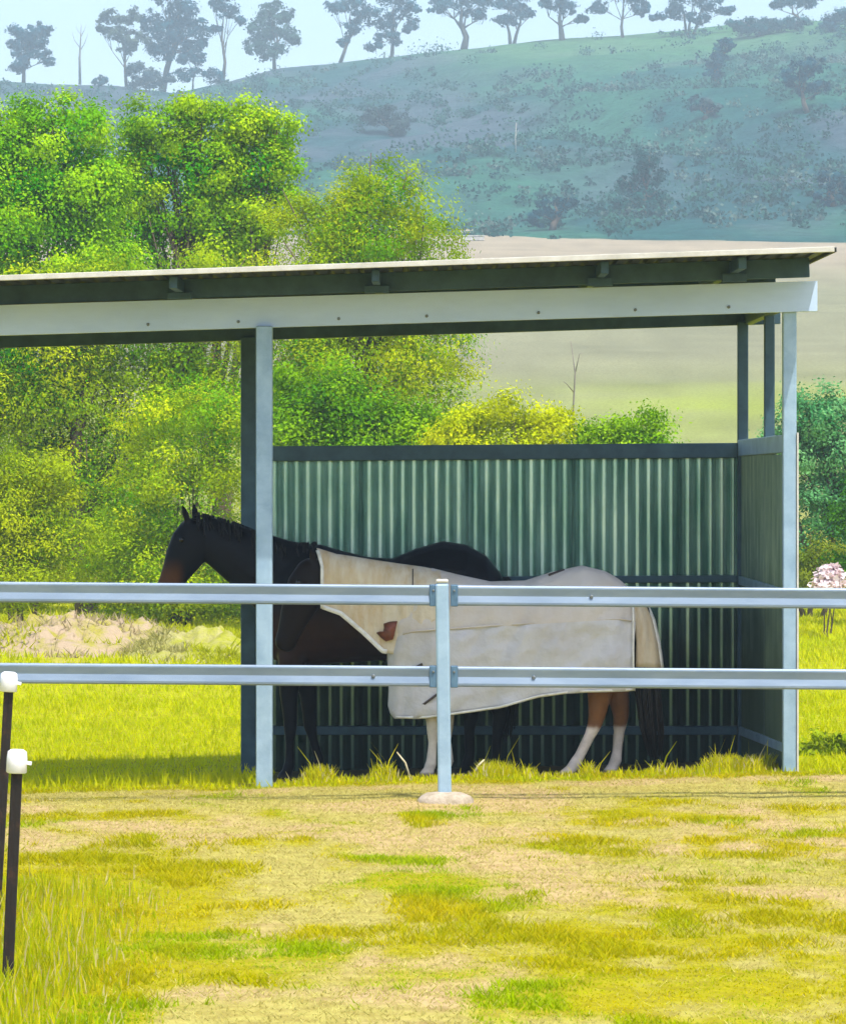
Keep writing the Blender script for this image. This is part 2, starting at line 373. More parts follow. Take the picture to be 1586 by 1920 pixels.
def make_tree(name, label, cat, lobes_px, D, base_px, leaf=0.105, asp=0.5, dens=11, leaves=48, clump=0.42, ca=(0.10, 0.24, 0.012), cb=(0.2, 0.34, 0.02),
              trunk_r=0.12, group=None, droop=0.0, flat=0.0, lmat='leaf', bmat='bark', base_pt=None, seed=0, stems=1, depth=0.85, grow=1.2):
    global rng
    rng = np.random.default_rng(1000 + seed); rr = random.Random(seed)
    sc = D / F_PX
    if base_pt is None:
        b = P(base_px[0], base_px[1], D); b.z = float(ground_z(np.array([b.x]), np.array([b.y]))[0])
    else: b = base_pt
    t = empty(name, b, label, cat, group)
    lobes = []
    for l in lobes_px:
        px, py, rx, ry = l[:4]; dy = l[4] if len(l) > 4 else 0.0
        p = P(px, py, D); lobes.append((p.x, D + dy, p.z, rx * sc * grow, max(rx * sc * depth, 0.2), ry * sc * grow))
    pts, ids, tints, nr = crown_points(lobes, dens, leaves, clump)
    ca = np.array(ca); cb = np.array(cb)
    tk = np.clip(tints + rng.uniform(-0.10, 0.18, len(tints)), -0.2, 0.85)[ids][:, None] + rng.uniform(0, 0.1, len(pts))[:, None]
    col = ca * (1 - tk) + cb * tk
    col = np.maximum(col * rng.uniform(0.8, 1.2, (len(pts), 1)), 0.001)
    v, f, c = leaf_quads(pts, leaf, asp, col, nr, droop)
    bm = bmesh.new()
    zs = [l[2] for l in lobes]; cx = sum(l[0] for l in lobes) / len(lobes); cy = sum(l[1] for l in lobes) / len(lobes)
    top = max(zs)
    for s in range(stems):
        b0 = Vector((b.x + (s - (stems - 1) / 2) * trunk_r * 2.4, b.y + rr.uniform(-1, 1) * trunk_r, b.z - 0.15))
        tp = Vector((cx + (s - (stems - 1) / 2) * trunk_r * 8, cy, b.z + (top - b.z) * 0.8))
        P4 = [b0, b0.lerp(tp, 0.3) + Vector((rr.uniform(-1, 1), rr.uniform(-1, 1), 0)) * trunk_r * 1.5, b0.lerp(tp, 0.62) + Vector((rr.uniform(-1, 1), rr.uniform(-1, 1), 0)) * trunk_r * 2, tp]
        tube(bm, P4, [trunk_r * 1.25, trunk_r, trunk_r * 0.7, trunk_r * 0.25], 7)
    for (x, y, z, rx, ry, rz) in lobes:
        s = P4[1].lerp(P4[2], rr.uniform(0, 0.8)); e = Vector((x, y, z + rz * 0.3))
        mid = s.lerp(e, 0.5) + Vector((rr.uniform(-1, 1), rr.uniform(-1, 1), -0.5)) * trunk_r * 2
        tube(bm, [s, mid, e], [trunk_r * 0.4, trunk_r * 0.2, trunk_r * 0.07], 5)
        for q in range(3):
            e2 = Vector((x + rr.uniform(-0.8, 0.8) * rx, y + rr.uniform(-0.8, 0.8) * ry, z + rr.uniform(-0.2, 0.9) * rz))
            tube(bm, [mid, mid.lerp(e2, 0.5) + Vector((0, 0, rr.uniform(-1, 1) * trunk_r)), e2], [trunk_r * 0.16, trunk_r * 0.1, trunk_r * 0.04], 4)
    from_bm('trunk', bm, M[bmat], t, True)
    me = np_mesh('crown', v, f, c)
    add_mesh('crown', me, M[lmat], t)
    return t

# ------------------------------------------------------------------ horse shelter
def gz(x, y): return float(ground_z(np.array([x]), np.array([y]))[0])
FL, FR = Vector((-1.024, 24.4, 0)), Vector((2.385, 24.6, 0))
RL, RR = Vector((-1.245, 27.0, 0)), Vector((2.285, 27.0, 0))
MR = Vector((2.36, 25.75, 0))
FL2, RL2 = Vector((-4.45, 24.2, 0)), Vector((-4.68, 27.0, 0))
def beam_z(x): return 2.985 + 0.031 * (x + 2.7)       # centre line of the front beam, rising to the right
shelter = empty('horse_shelter', (0.6, 25.7, 0), 'open grey steel horse shelter with flat roof and corrugated back wall', 'shelter')
def post(p, top, wd, m=M['galv'], dp=None):
    return bar_obj('post', (p.x, p.y, gz(p.x, p.y) - 0.3), (p.x, p.y, top), wd, dp or wd, m, shelter, bevel=0.008)
post(FL, beam_z(FL.x) - 0.09, 0.105); post(FR, beam_z(FR.x) - 0.09, 0.088)
post(FL2, beam_z(FL2.x) - 0.09, 0.105)
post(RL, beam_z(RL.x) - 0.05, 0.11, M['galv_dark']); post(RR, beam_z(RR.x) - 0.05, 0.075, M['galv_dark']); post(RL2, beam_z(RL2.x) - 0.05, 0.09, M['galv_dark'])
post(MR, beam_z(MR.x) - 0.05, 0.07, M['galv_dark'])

def c_beam(name, a, b, ht, fl, m, lip=0.018):
    """a lipped channel, open to the back"""
    a = Vector(a); b = Vector(b); th = 0.004
    prof = [(0, -ht / 2), (0, ht / 2), (fl, ht / 2), (fl, ht / 2 - lip), (fl - th, ht / 2 - lip), (fl - th, ht / 2 - th), (th, ht / 2 - th),
            (th, -ht / 2 + th), (fl - th, -ht / 2 + th), (fl - th, -ht / 2 + lip), (fl, -ht / 2 + lip), (fl, -ht / 2)]
    bm = bmesh.new(); r = []
    for p in (a, b): r.append([bm.verts.new(p + Vector((0, q[0], q[1]))) for q in prof])
    n = len(prof)
    for k in range(n): bm.faces.new((r[0][k], r[0][(k + 1) % n], r[1][(k + 1) % n], r[1][k]))
    bm.faces.new(r[0]); bm.faces.new(r[1][::-1])
    return from_bm(name, bm, m, shelter)
XL, XR = -4.6, 2.56
beam = c_beam('front_beam', (XL, 24.335 - 0.0, beam_z(XL)), (XR, 24.52, beam_z(XR)), 0.195, 0.075, M['beam'])
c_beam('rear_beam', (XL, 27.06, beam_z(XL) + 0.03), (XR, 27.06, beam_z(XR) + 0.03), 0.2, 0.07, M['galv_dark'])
bar_obj('side_beam', (2.365, 24.62, beam_z(2.365)), (2.33, 27.05, beam_z(2.33) + 0.0), 0.06, 0.14, M['galv_dark'], shelter)
def bolt(p, d=Vector((0, -1, 0)), r=0.011, h=0.012, parent=shelter):
    bm = bmesh.new(); tube(bm, [Vector(p), Vector(p) + d * h, Vector(p) + d * (h + 0.004)], [r, r, r * 0.6], 6)
    return from_bm('bolt', bm, M['bolt'], parent)
for px in (-250, 278, 447, 635, 800, 1010, 1192, 1368):
    x = (px - CX) / F_PX * 24.4; yb = 24.335 + (x - XL) / (XR - XL) * 0.185
    bolt((x, yb + 0.002, beam_z(x) - 0.055), parent=beam)
# roof: rafters on the beams, sheets on the rafters, a pale flashing along the front edge
def roof_z(x, y): return 3.205 + 0.0345 * (x + 2.7) + 0.012 * (y - 23.6)
for px in (-420, -60, 330, 705, 1130, 1385):
    x = (px - CX) / F_PX * 24.0
    bar_obj('rafter', (x, 23.75, roof_z(x, 23.75) - 0.052), (x, 27.25, roof_z(x, 27.25) - 0.052), 0.05, 0.075, M['galv_dark'], shelter)
    bar_obj('cleat', (x, 24.38, beam_z(x) + 0.10), (x, 24.38, roof_z(x, 24.4) - 0.09), 0.16, 0.06, M['galv_dark'], shelter)
def rib_sheet(name, origin, ax, run, width, length_top, length_bot, pitch, amp, m, parent, nrm, box=False):
    """ribbed sheet: ribs repeat along ax and run along 'run' from length_bot to length_top"""
    n = int(round(width / pitch)); prof = []
    for k in range(n):
        if box: prof += [(k + 0.0, 0), (k + 0.58, 0), (k + 0.68, 1), (k + 0.9, 1)]
        else: prof += [(k + j / 8.0, (0.5 - 0.5 * math.cos(2 * math.pi * j / 8.0)) ** 2.6) for j in range(8)]
    prof.append((n, 0))
    v = []; th = 0.0015
    for (s, h) in prof:
        q = origin + ax * (s * pitch) + nrm * (h * amp)
        v += [q + run * length_bot, q + run * length_top, q + run * length_bot - nrm * th, q + run * length_top - nrm * th]
    f = []
    for i in range(len(prof) - 1):
        a, b = 4 * i, 4 * i + 4
        f += [(a, b, b + 1, a + 1), (a + 3, b + 3, b + 2, a + 2), (a, a + 2, b + 2, b), (a + 1, b + 1, b + 3, a + 3)]
    f += [(0, 1, 3, 2), (len(v) - 4, len(v) - 2, len(v) - 1, len(v) - 3)]
    me = np_mesh(name, np.array([tuple(q) for q in v]), np.array(f))
    return add_mesh(name, me, m, parent)
x = XL - 0.05
while x < 2.5:
    wd = min(0.76, 2.56 - x)
    o = Vector((x, 23.6, roof_z(x, 23.6)))
    axr = Vector((1, 0, 0.0345)).normalized(); rn = Vector((0, 1, 0.012)).normalized()
    rib_sheet('roof_sheet', o, axr, rn, wd, 3.75, 0, 0.095, 0.016, M['roof'], shelter, axr.cross(rn), box=True)
    x += 0.76
bar_obj('eave_purlin', (XL, 24.46, roof_z(XL, 24.46) - 0.066), (2.50, 24.46, roof_z(2.50, 24.46) - 0.066), 0.05, 0.125, M['galv_dark'], shelter)
bar_obj('rear_purlin', (XL, 27.33, roof_z(XL, 27.33) - 0.045), (2.55, 27.33, roof_z(2.55, 27.33) - 0.045), 0.04, 0.08, M['galv_dark'], shelter)
bar_obj('front_flashing', (XL - 0.06, 23.59, roof_z(XL - 0.06, 23.59) + 0.006), (2.568, 23.59, roof_z(2.568, 23.59) + 0.006), 0.03, 0.034, M['flash'], shelter, bevel=0.003)
bar_obj('side_flashing', (2.575, 23.607, roof_z(2.575, 23.6) + 0.004), (2.575, 27.35, roof_z(2.575, 27.35) + 0.004), 0.02, 0.03, M['roof'], shelter, bevel=0.003)
# back wall and side wall: sheets behind rails
wall_run = Vector((0, 0, 1))
def wall(a, b, top_a, top_b, nrm, face, m):
    d = (b - a); L = d.length; ax = d.normalized(); s = 0.0; k = 0
    while s < L - 0.02:
        wd = min(0.76, L - s); p = a + ax * s
        g = min(gz(p.x, p.y), gz((p + ax * wd).x, p.y)) - 0.04
        tz = top_a + (top_b - top_a) * s / L
        rib_sheet('wall_sheet', Vector((p.x, p.y, 0)) + face * (0.0 if k % 2 else 0.004), ax, wall_run, wd, tz, g, 0.080, 0.046, m, shelter, nrm)
        s += 0.76; k += 1
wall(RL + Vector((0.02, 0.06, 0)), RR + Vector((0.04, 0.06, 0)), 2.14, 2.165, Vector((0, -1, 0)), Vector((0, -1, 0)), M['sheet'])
sd_ = (RR - FR).normalized(); sn = Vector((-sd_.y, sd_.x, 0)); sn = sn if sn.x < 0 else -sn
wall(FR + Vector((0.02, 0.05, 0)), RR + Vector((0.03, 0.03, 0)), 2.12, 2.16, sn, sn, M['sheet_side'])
bar_obj('wall_rail', (RL.x + 0.06, 27.0, 2.145), (RR.x - 0.04, 27.0, 2.17), 0.07, 0.105, M['galv_dark'], shelter)
bar_obj('wall_rail', (RL.x + 0.06, 27.01, 0.165), (RR.x - 0.04, 27.01, 0.165), 0.05, 0.06, M['galv_dark'], shelter)
bar_obj('wall_rail', (RL.x + 0.06, 27.01, 1.235), (RR.x - 0.04, 27.01, 1.25), 0.03, 0.05, M['galv_dark'], shelter)
def side(z, y, k=0.0): p = FR.lerp(RR, k); return Vector((p.x - 0.01, p.y + y, z))
bar_obj('wall_rail', side(2.19, 0.05, 0), side(2.185, -0.05, 1), 0.06, 0.115, M['galv'], shelter)
bar_obj('wall_rail', side(1.21, 0.05, 0), side(1.24, -0.05, 1), 0.05, 0.06, M['galv'], shelter)
bar_obj('wall_rail', side(0.20, 0.05, 0), side(0.165, -0.05, 1), 0.04, 0.06, M['galv'], shelter)
bar_obj('corner_angle', (FR.x + 0.05, 24.6, gz(FR.x, 24.6) - 0.02), (FR.x + 0.05, 24.6, 2.26), 0.012, 0.11, M['flash'], shelter, up=Vector((0, 1, 0)), bevel=0.002)

# ------------------------------------------------------------------ yard rail fence
FY = 22.8
fence = empty('rail_fence', (0.125, FY, 0), 'galvanised two-rail yard fence running across in front of the shelter', 'fence')
def rail(x0, x1, z0, z1):
    prof = [(0.0, 0.062), (-0.014, 0.0605), (-0.021, 0.052), (-0.022, 0.044), (-0.013, 0.008), (-0.011, -0.002), (-0.023, -0.040), (-0.022, -0.052), (-0.014, -0.0605), (0, -0.062)]
    prof = prof + [(-a, b) for (a, b) in reversed(prof[1:-1])]
    bm = bmesh.new(); n = len(prof); rs = []
    for x, z in ((x0, z0), (x1, z1)): rs.append([bm.verts.new((x, FY + a, z + b)) for (a, b) in prof])
    for k in range(n): bm.faces.new((rs[0][k], rs[0][(k + 1) % n], rs[1][(k + 1) % n], rs[1][k]))
    bm.faces.new(rs[0]); bm.faces.new(rs[1][::-1])
    return from_bm('rail', bm, M['galv_rail'], fence)
def zr(x, top): return (1.251 if top else 0.761) - 0.0078 * (x - 0.125)
PX = (-6.1, -3.0, 0.125, 3.2, 6.3)
for i in range(4):
    for top in (True, False):
        a, b = PX[i] + 0.065, PX[i + 1] - 0.065
        rail(a, b, zr(a, top), zr(b, top))
for i, x in enumerate(PX):
    g = gz(x, FY)
    bm = bmesh.new(); lean = 0.02 if i == 2 else 0.0
    bar(bm, (x + lean * 0.5, FY, g - 0.25), (x - lean * 0.5, FY, 1.325), 0.082, 0.082, bevel=0.014)
    from_bm('post', bm, M['galv'], fence)
    bm = bmesh.new(); bar(bm, (x - lean * 0.5, FY, 1.325), (x - lean * 0.5, FY, 1.35), 0.078, 0.078, bevel=0.011)
    from_bm('post_cap', bm, M['flash'], fence)
    for s in ((1,) if i == 0 else (-1,) if i == 4 else (-1, 1)):
        for top in (True, False):
            xb = x + s * 0.062; zb = zr(xb, top)
            bk = bar_obj('bracket', (x + s * 0.041, FY, zb), (x + s * 0.086, FY, zb), 0.054, 0.132, M['bracket'], fence, bevel=0.005)
            bolt((xb, FY - 0.027, zb + 0.03), r=0.008, h=0.008, parent=bk)
    # concrete footing: a low uneven dome
    rings = [(0.17, -0.05), (0.168, 0.012), (0.15, 0.035), (0.11, 0.05), (0.05, 0.058)]
    bm = bmesh.new(); rs = []
    for (r, h) in rings:
        rs.append([bm.verts.new((x + math.cos(a) * r * (1 + 0.09 * math.sin(3 * a + i) + rnd.uniform(-.03, .03)), FY + math.sin(a) * r * (1 + 0.06 * math.cos(2 * a)), g + h + rnd.uniform(-.004, .004))) for a in [2 * math.pi * k / 18 for k in range(18)]])
    for q in range(len(rs) - 1):
        for k in range(18): bm.faces.new((rs[q][k], rs[q][(k + 1) % 18], rs[q + 1][(k + 1) % 18], rs[q + 1][k]))
    bm.faces.new(rs[-1])
    from_bm('footing', bm, M['concrete'], fence, True)
for (px, top) in ((1108, True), (700, False), (1000, False)):
    x = (px - CX) / F_PX * FY
    bolt((x, FY - 0.012, zr(x, top) + 0.0), r=0.012, h=0.01, parent=fence)

# ------------------------------------------------------------------ steel pickets with white caps
def picket(cap_px, cap_py, foot_px, D, label):
    top = P(cap_px, cap_py, D); fx = (foot_px - CX) / F_PX * D; g = gz(fx, D)
    t = empty('steel_picket', (fx, D, g), label, 'fence post', 'white-capped steel pickets')
    a = Vector((fx, D, g - 0.2)); b = Vector((top.x, D, top.z))
    bm = bmesh.new(); rs = []
    prof = []
    for k in range(3):                                     # three-winged star section
        an = math.radians(90 + 120 * k + 18); ca, sa = math.cos(an), math.sin(an)
        prof += [(ca * 0.023 - sa * 0.004, sa * 0.023 + ca * 0.004)]
        an2 = an + math.radians(60); prof += [(math.cos(an2) * 0.006, math.sin(an2) * 0.006)]
        an3 = math.radians(90 + 120 * (k + 1) + 18); c3, s3 = math.cos(an3), math.sin(an3)
        prof += [(c3 * 0.023 + s3 * 0.004, s3 * 0.023 - c3 * 0.004)]
    for p in (a, b): rs.append([bm.verts.new(p + Vector((q[0], q[1], 0))) for q in prof])
    n = len(prof)
    for k in range(n): bm.faces.new((rs[0][k], rs[0][(k + 1) % n], rs[1][(k + 1) % n], rs[1][k]))
    bm.faces.new(rs[1])
    from_bm('shaft', bm, M['picket'], t)
    d = (b - a).normalized()
    bm = bmesh.new(); tube(bm, [b - d * 0.07, b - d * 0.066, b - d * 0.012, b + d * 0.012, b + d * 0.02], [0.034, 0.039, 0.039, 0.036, 0.024], 16)
    c = from_bm('cap', bm, M['cap'], t, True)
    bm = bmesh.new(); bar(bm, b + Vector((0.03, 0, -0.03)), b + Vector((0.055, 0, -0.034)), 0.014, 0.014, bevel=0.002)
    from_bm('wire_clip', bm, M['cap'], c)
    return t
picket(33, 1415, 9, 14.3, 'nearer dark steel picket with white cap in long grass')
picket(18, 1268, -12, 17.0, 'farther dark steel picket with white cap beside lower fence rail at left edge')

# ------------------------------------------------------------------ horses
def loft(bm, st, n=20, pw=1.0, caps=True):
    """st: (centre Vector, perp Vector, half depth, half width, lateral Vector)"""
    rings = []
    for (c, u, hd, hw, lat) in st:
        r = []
        for k in range(n):
            a = 2 * math.pi * k / n; s, co = math.sin(a), math.cos(a)
            q = 1.0 - 0.16 * max(0, s) ** 2 * (1 if pw > 1 else 0)
            r.append(bm.verts.new(c + u * (hd * math.copysign(abs(s) ** (1 / pw), s)) + lat * (hw * q * math.copysign(abs(co) ** (1 / pw), co))))
        rings.append(r)
    for i in range(len(rings) - 1):
        for k in range(n): bm.faces.new((rings[i][k], rings[i][(k + 1) % n], rings[i + 1][(k + 1) % n], rings[i + 1][k]))
    if caps: bm.faces.new(rings[0][::-1]); bm.faces.new(rings[-1])

def chain(bm, hp, lat_w=1.0, n=12):
    """hp: list of (Vector, radius in plane, radius across)"""
    st = []
    for i, (p, r, r2) in enumerate(hp):
        d = (hp[min(i + 1, len(hp) - 1)][0] - hp[max(i - 1, 0)][0]).normalized()
        lat = Vector((0, 1, 0)); u = lat.cross(d).normalized(); lat = d.cross(u).normalized()
        st.append((p, u, r, r2, lat))
    loft(bm, st, n)

class Horse:
    def __init__(s, name, label, D, gpy, refpx):
        s.D = D; s.sc = D / F_PX; s.gpy = gpy
        s.base = P(refpx, gpy, D); s.t = empty(name, s.base, label, 'horse')
    def pt(s, px, py, lat=0.0): 
        p = P(px, py, s.D); p.y += lat; return p
    def build(s, trunk, neck, head, legs, ears, colf, lumps=()):
        bm = bmesh.new(); Y = Vector((0, 1, 0)); Z = Vector((0, 0, 1))
        loft(bm, [(s.pt(px, (a + b) / 2), Z, (b - a) / 2 * s.sc, hw, Y) for (px, a, b, hw) in trunk], 24, 1.12)
        for seq in (neck, head):
            cs_ = [s.pt(q[0], q[1], q[4] if len(q) > 4 else 0) for q in seq]; st = []
            for i, q in enumerate(seq):
                d = (cs_[min(i + 1, len(seq) - 1)] - cs_[max(i - 1, 0)]).normalized()
                u = Y.cross(d).normalized(); lat = d.cross(u).normalized()
                st.append((cs_[i], u, q[2] * s.sc, q[3], lat))
            loft(bm, st, 18)
        for leg in legs:
            chain(bm, [(s.pt(q[0], q[1], q[3]), q[2], q[4] if len(q) > 4 else q[2] * 0.86) for q in leg])
        for (tip, bs, lt, r) in ears:
            a = s.pt(bs[0], bs[1], lt[0]); b = s.pt(tip[0], tip[1], lt[1])
            chain(bm, [(a - (b - a) * 0.15, r * 0.7, r * 0.55), (a.lerp(b, 0.35), r, r * 0.55), (a.lerp(b, 0.75), r * 0.6, r * 0.4), (b, r * 0.12, r * 0.12)], n=8)
        for (px, py, lat, rx, ry, rz) in lumps:
            chain(bm, [(s.pt(px, py, lat) + Vector((0, 0, rz * math.cos(a))), rx * math.sin(a), ry * math.sin(a)) for a in (0.25, 0.7, 1.2, 1.57, 1.95, 2.45, 2.9)])
        bmesh.ops.recalc_face_normals(bm, faces=bm.faces)
        me = bpy.data.meshes.new('tmp'); bm.to_mesh(me); bm.free()
        o = bpy.data.objects.new('tmp', me); COL.objects.link(o)
        r = o.modifiers.new('r', 'REMESH'); r.mode = 'VOXEL'; r.voxel_size = 0.0138; r.adaptivity = 0.0
        sm = o.modifiers.new('s', 'SMOOTH'); sm.factor = 0.5; sm.iterations = 5
        dg = bpy.context.evaluated_depsgraph_get(); ev = o.evaluated_get(dg)
        m2 = bpy.data.meshes.new_from_object(ev); bpy.data.objects.remove(o, do_unlink=True)
        m2.name = 'body'
        n = len(m2.vertices); co = np.empty(n * 3, np.float32); m2.vertices.foreach_get('co', co); co = co.reshape(-1, 3)
        px = co[:, 0] / s.sc + CX; py = (CAM_H - co[:, 2]) / s.sc + HY
        c = np.ones((n, 4), np.float32); c[:, :3] = colf(px, py, co[:, 1] - s.D)
        at = m2.color_attributes.new('tint', 'FLOAT_COLOR', 'POINT'); at.data.foreach_set('color', c.ravel())
        m2.materials.clear()
        return add_mesh('body', m2, M['coat'], s.t, True)
    def eye(s, px, py, lat):
        bm = bmesh.new(); bmesh.ops.create_uvsphere(bm, u_segments=12, v_segments=8, radius=0.021)
        bmesh.ops.translate(bm, verts=bm.verts, vec=s.pt(px, py, lat)); from_bm('eye', bm, M['eye'], s.t, True)
    def hair(s, name, strands, colr, wd=0.012):
        """strands: list of lists of Vectors; each a thin tapering ribbon tube"""
        bm = bmesh.new()
        for pts in strands:
            k = len(pts); tube(bm, pts, [wd * (1 - 0.75 * i / (k - 1)) for i in range(k)], 4)
        bmesh.ops.recalc_face_normals(bm, faces=bm.faces)
        me = bpy.data.meshes.new(name); bm.to_mesh(me); bm.free()
        n = len(me.vertices); c = np.ones((n, 4), np.float32); c[:, :3] = colr
        at = me.color_attributes.new('tint', 'FLOAT_COLOR', 'POINT'); at.data.foreach_set('color', c.ravel())
        return add_mesh(name, me, M['hair'], s.t, True)
    def tail(s, line, width, colr, n=70):
        strands = []
        for k in range(n):
            ang = rnd.uniform(0, 2 * math.pi); rr = math.sqrt(rnd.random()); pts = []
            cut = rnd.uniform(0.8, 1.0)
            for i, (px, py) in enumerate(line):
                t = i / (len(line) - 1) * cut
                f = t * (len(line) - 1); j = min(int(f), len(line) - 2); f -= j
                qx = line[j][0] * (1 - f) + line[j + 1][0] * f; qy = line[j][1] * (1 - f) + line[j + 1][1] * f
                ww = width[j] * (1 - f) + width[j + 1] * f
                pts.append(s.pt(qx, qy) + Vector((math.cos(ang) * rr * ww, math.sin(ang) * rr * ww * 0.8, rnd.uniform(-.01, .01))))
            strands.append(pts)
        return s.hair('tail', strands, colr, 0.013)

# --- the dark horse behind
dk = Horse('horse', 'dark bay horse with bare back, head out past the post at left', 26.3, 1458, 600)
def dark_col(px, py, y):
    n = len(px); c = np.tile(np.array([0.004, 0.004, 0.008]), (n, 1))
    brown = np.array([0.050, 0.018, 0.008])
    k = (sstep(1120, 1180, py) * (1 - sstep(1235, 1275, py)) * (1 - sstep(760, 860, px)) * 0.75)[:, None]
    c = c * (1 - k) + brown * k
    k = ((1 - sstep(330, 352, px)) * sstep(1040, 1085, py) * (1 - sstep(1110, 1125, py)) * 0.8)[:, None]
    c = c * (1 - k) + np.array([0.13, 0.05, 0.02]) * k
    k = sstep(1448, 1452, py)[:, None]
    return c * (1 - k) + np.array([0.03, 0.026, 0.022]) * k
def dleg_f(x0, x1, x2, x3, lat):
    return [(x0, 1185, 0.115, lat * 0.75, 0.085), (x0, 1245, 0.095, lat, 0.075), (x1 - 3, 1300, 0.066, lat, 0.058), (x1, 1345, 0.052, lat, 0.05), (x1, 1360, 0.05, lat, 0.047), (x2, 1390, 0.033, lat, 0.028), (x3 + 1, 1424, 0.036, lat, 0.032),
            (x3, 1433, 0.043, lat, 0.038), (x3 - 4, 1444, 0.037, lat, 0.034), (x3 - 6, 1449, 0.05, lat, 0.046), (x3 - 9, 1460, 0.062, lat, 0.056)]
def dleg_h(x0, xs, xk, xh, xf, lat):
    return [(x0, 1110, 0.19, lat * 0.6, 0.13), (x0 - 8, 1180, 0.17, lat * 0.8, 0.12), (xs, 1240, 0.125, lat, 0.09), (xk, 1290, 0.082, lat, 0.062), (xh + 2, 1330, 0.062, lat, 0.046), (xh, 1348, 0.056, lat, 0.044),
            (xh - 4, 1372, 0.04, lat, 0.034), (xf + 3, 1415, 0.036, lat, 0.031), (xf, 1431, 0.043, lat, 0.038), (xf - 5, 1443, 0.036, lat, 0.034), (xf - 8, 1449, 0.05, lat, 0.046), (xf - 11, 1460, 0.06, lat, 0.056)]
dk.build(
    trunk=[(490, 1118, 1195, .09), (502, 1080, 1228, .16), (528, 1045, 1246, .20), (565, 1026, 1250, .235), (600, 1020, 1247, .245), (640, 1032, 1243, .265), (690, 1044, 1240, .29), (735, 1047, 1238, .30),
           (780, 1028, 1234, .295), (830, 1014, 1226, .285), (875, 1021, 1220, .275), (912, 1042, 1205, .235), (938, 1074, 1190, .17), (953, 1105, 1165, .09)],
    neck=[(590, 1105, 82, .15), (545, 1098, 84, .15), (505, 1072, 70, .125), (455, 1043, 56, .10), (412, 1020, 45, .08), (382, 1004, 38, .07), (366, 996, 30, .06)],
    head=[(372, 978, 20, .07), (368, 990, 31, .085), (360, 1018, 40, .092), (345, 1046, 36, .082), (331, 1072, 28, .066), (319, 1096, 23, .056), (311, 1112, 22, .056), (306, 1121, 18, .05), (303, 1127, 10, .035)],
    legs=[dleg_f(548, 546, 545, 544, -0.13), dleg_f(562, 580, 587, 596, 0.13), dleg_h(905, 895, 915, 936, 926, -0.14), dleg_h(895, 868, 868, 884, 878, 0.14)],
    ears=[((343, 944), (353, 976), (-0.055, -0.065), 0.030), ((363, 941), (366, 972), (0.05, 0.06), 0.030)], colf=dark_col)
dk.eye(343, 1012, -0.087); dk.eye(343, 1012, 0.087)
# mane: a short fringe along the crest, falling to the far and near side
st = []
cr = [(366, 962), (400, 970), (440, 981), (480, 998), (520, 1014), (560, 1020), (590, 1018)]
for k in range(120):
    u = rnd.random() * (len(cr) - 1.001); j = int(u); f = u - j
    x = cr[j][0] * (1 - f) + cr[j + 1][0] * f; y = cr[j][1] * (1 - f) + cr[j + 1][1] * f
    sd = rnd.choice((-1, 1)); L = rnd.uniform(20, 42)
    st.append([dk.pt(x, y + 3, 0), dk.pt(x + 2, y - 1, sd * 0.03), dk.pt(x + 4 + rnd.uniform(-3, 3), y + L * 0.5, sd * rnd.uniform(.075, .095)), dk.pt(x + 6 + rnd.uniform(-4, 4), y + L, sd * rnd.uniform(.085, .12))])
dk.hair('mane', st, (0.008, 0.007, 0.009), 0.012)
dk.tail([(944, 1085), (957, 1100), (962, 1150), (960, 1230), (955, 1320), (952, 1390)], [0.03, 0.04, 0.06, 0.075, 0.07, 0.03], (0.008, 0.007, 0.008))

# --- the rugged horse in front
rh = Horse('horse', 'bay horse with white stockings wearing a pale canvas rug', 25.35, 1455, 960)
def rug_col(px, py, y):
    n = len(px); c = np.tile(np.array([0.085, 0.032, 0.012]), (n, 1))
    lower = sstep(1270, 1300, py)[:, None]
    c = c * (1 - lower) + np.array([0.20, 0.085, 0.03]) * lower
    sh = (sstep(700, 715, px) * (1 - sstep(745, 765, px)) * sstep(1150, 1165, py) * (1 - sstep(1205, 1220, py)))[:, None]
    c = c * (1 - sh) + np.array([0.22, 0.06, 0.02]) * sh
    hd = (1 - sstep(600, 640, px))[:, None]
    c = c * (1 - hd) + np.array([0.009, 0.004, 0.003]) * hd
    edge = 1362 + 10 * (fbm(px * 0.06, y * 20, 5) - 0.5)
    w_ = (sstep(edge - 4, edge + 5, py) * (px > 1000))[:, None]
    c = c * (1 - w_) + np.array([0.70, 0.60, 0.52]) * w_
    w_ = (sstep(1318, 1332, py) * (px < 1000) * (px > 700))[:, None]
    c = c * (1 - w_) + np.array([0.66, 0.58, 0.48]) * w_
    k = sstep(1444, 1449, py)[:, None]
    return c * (1 - k) + np.array([0.13, 0.10, 0.075]) * k
def rleg_f(x0, x1, x3, lat):
    return [(x0, 1215, 0.11, lat * 0.8, 0.08), (x0 + 4, 1270, 0.088, lat, 0.07), (x1 - 2, 1315, 0.062, lat, 0.054), (x1, 1350, 0.05, lat, 0.046), (x1, 1364, 0.047, lat, 0.044), (x1 - 1, 1390, 0.033, lat, 0.028), (x3 + 1, 1420, 0.035, lat, 0.031),
            (x3, 1430, 0.042, lat, 0.038), (x3 - 4, 1440, 0.036, lat, 0.033), (x3 - 6, 1446, 0.05, lat, 0.045), (x3 - 9, 1457, 0.06, lat, 0.055)]
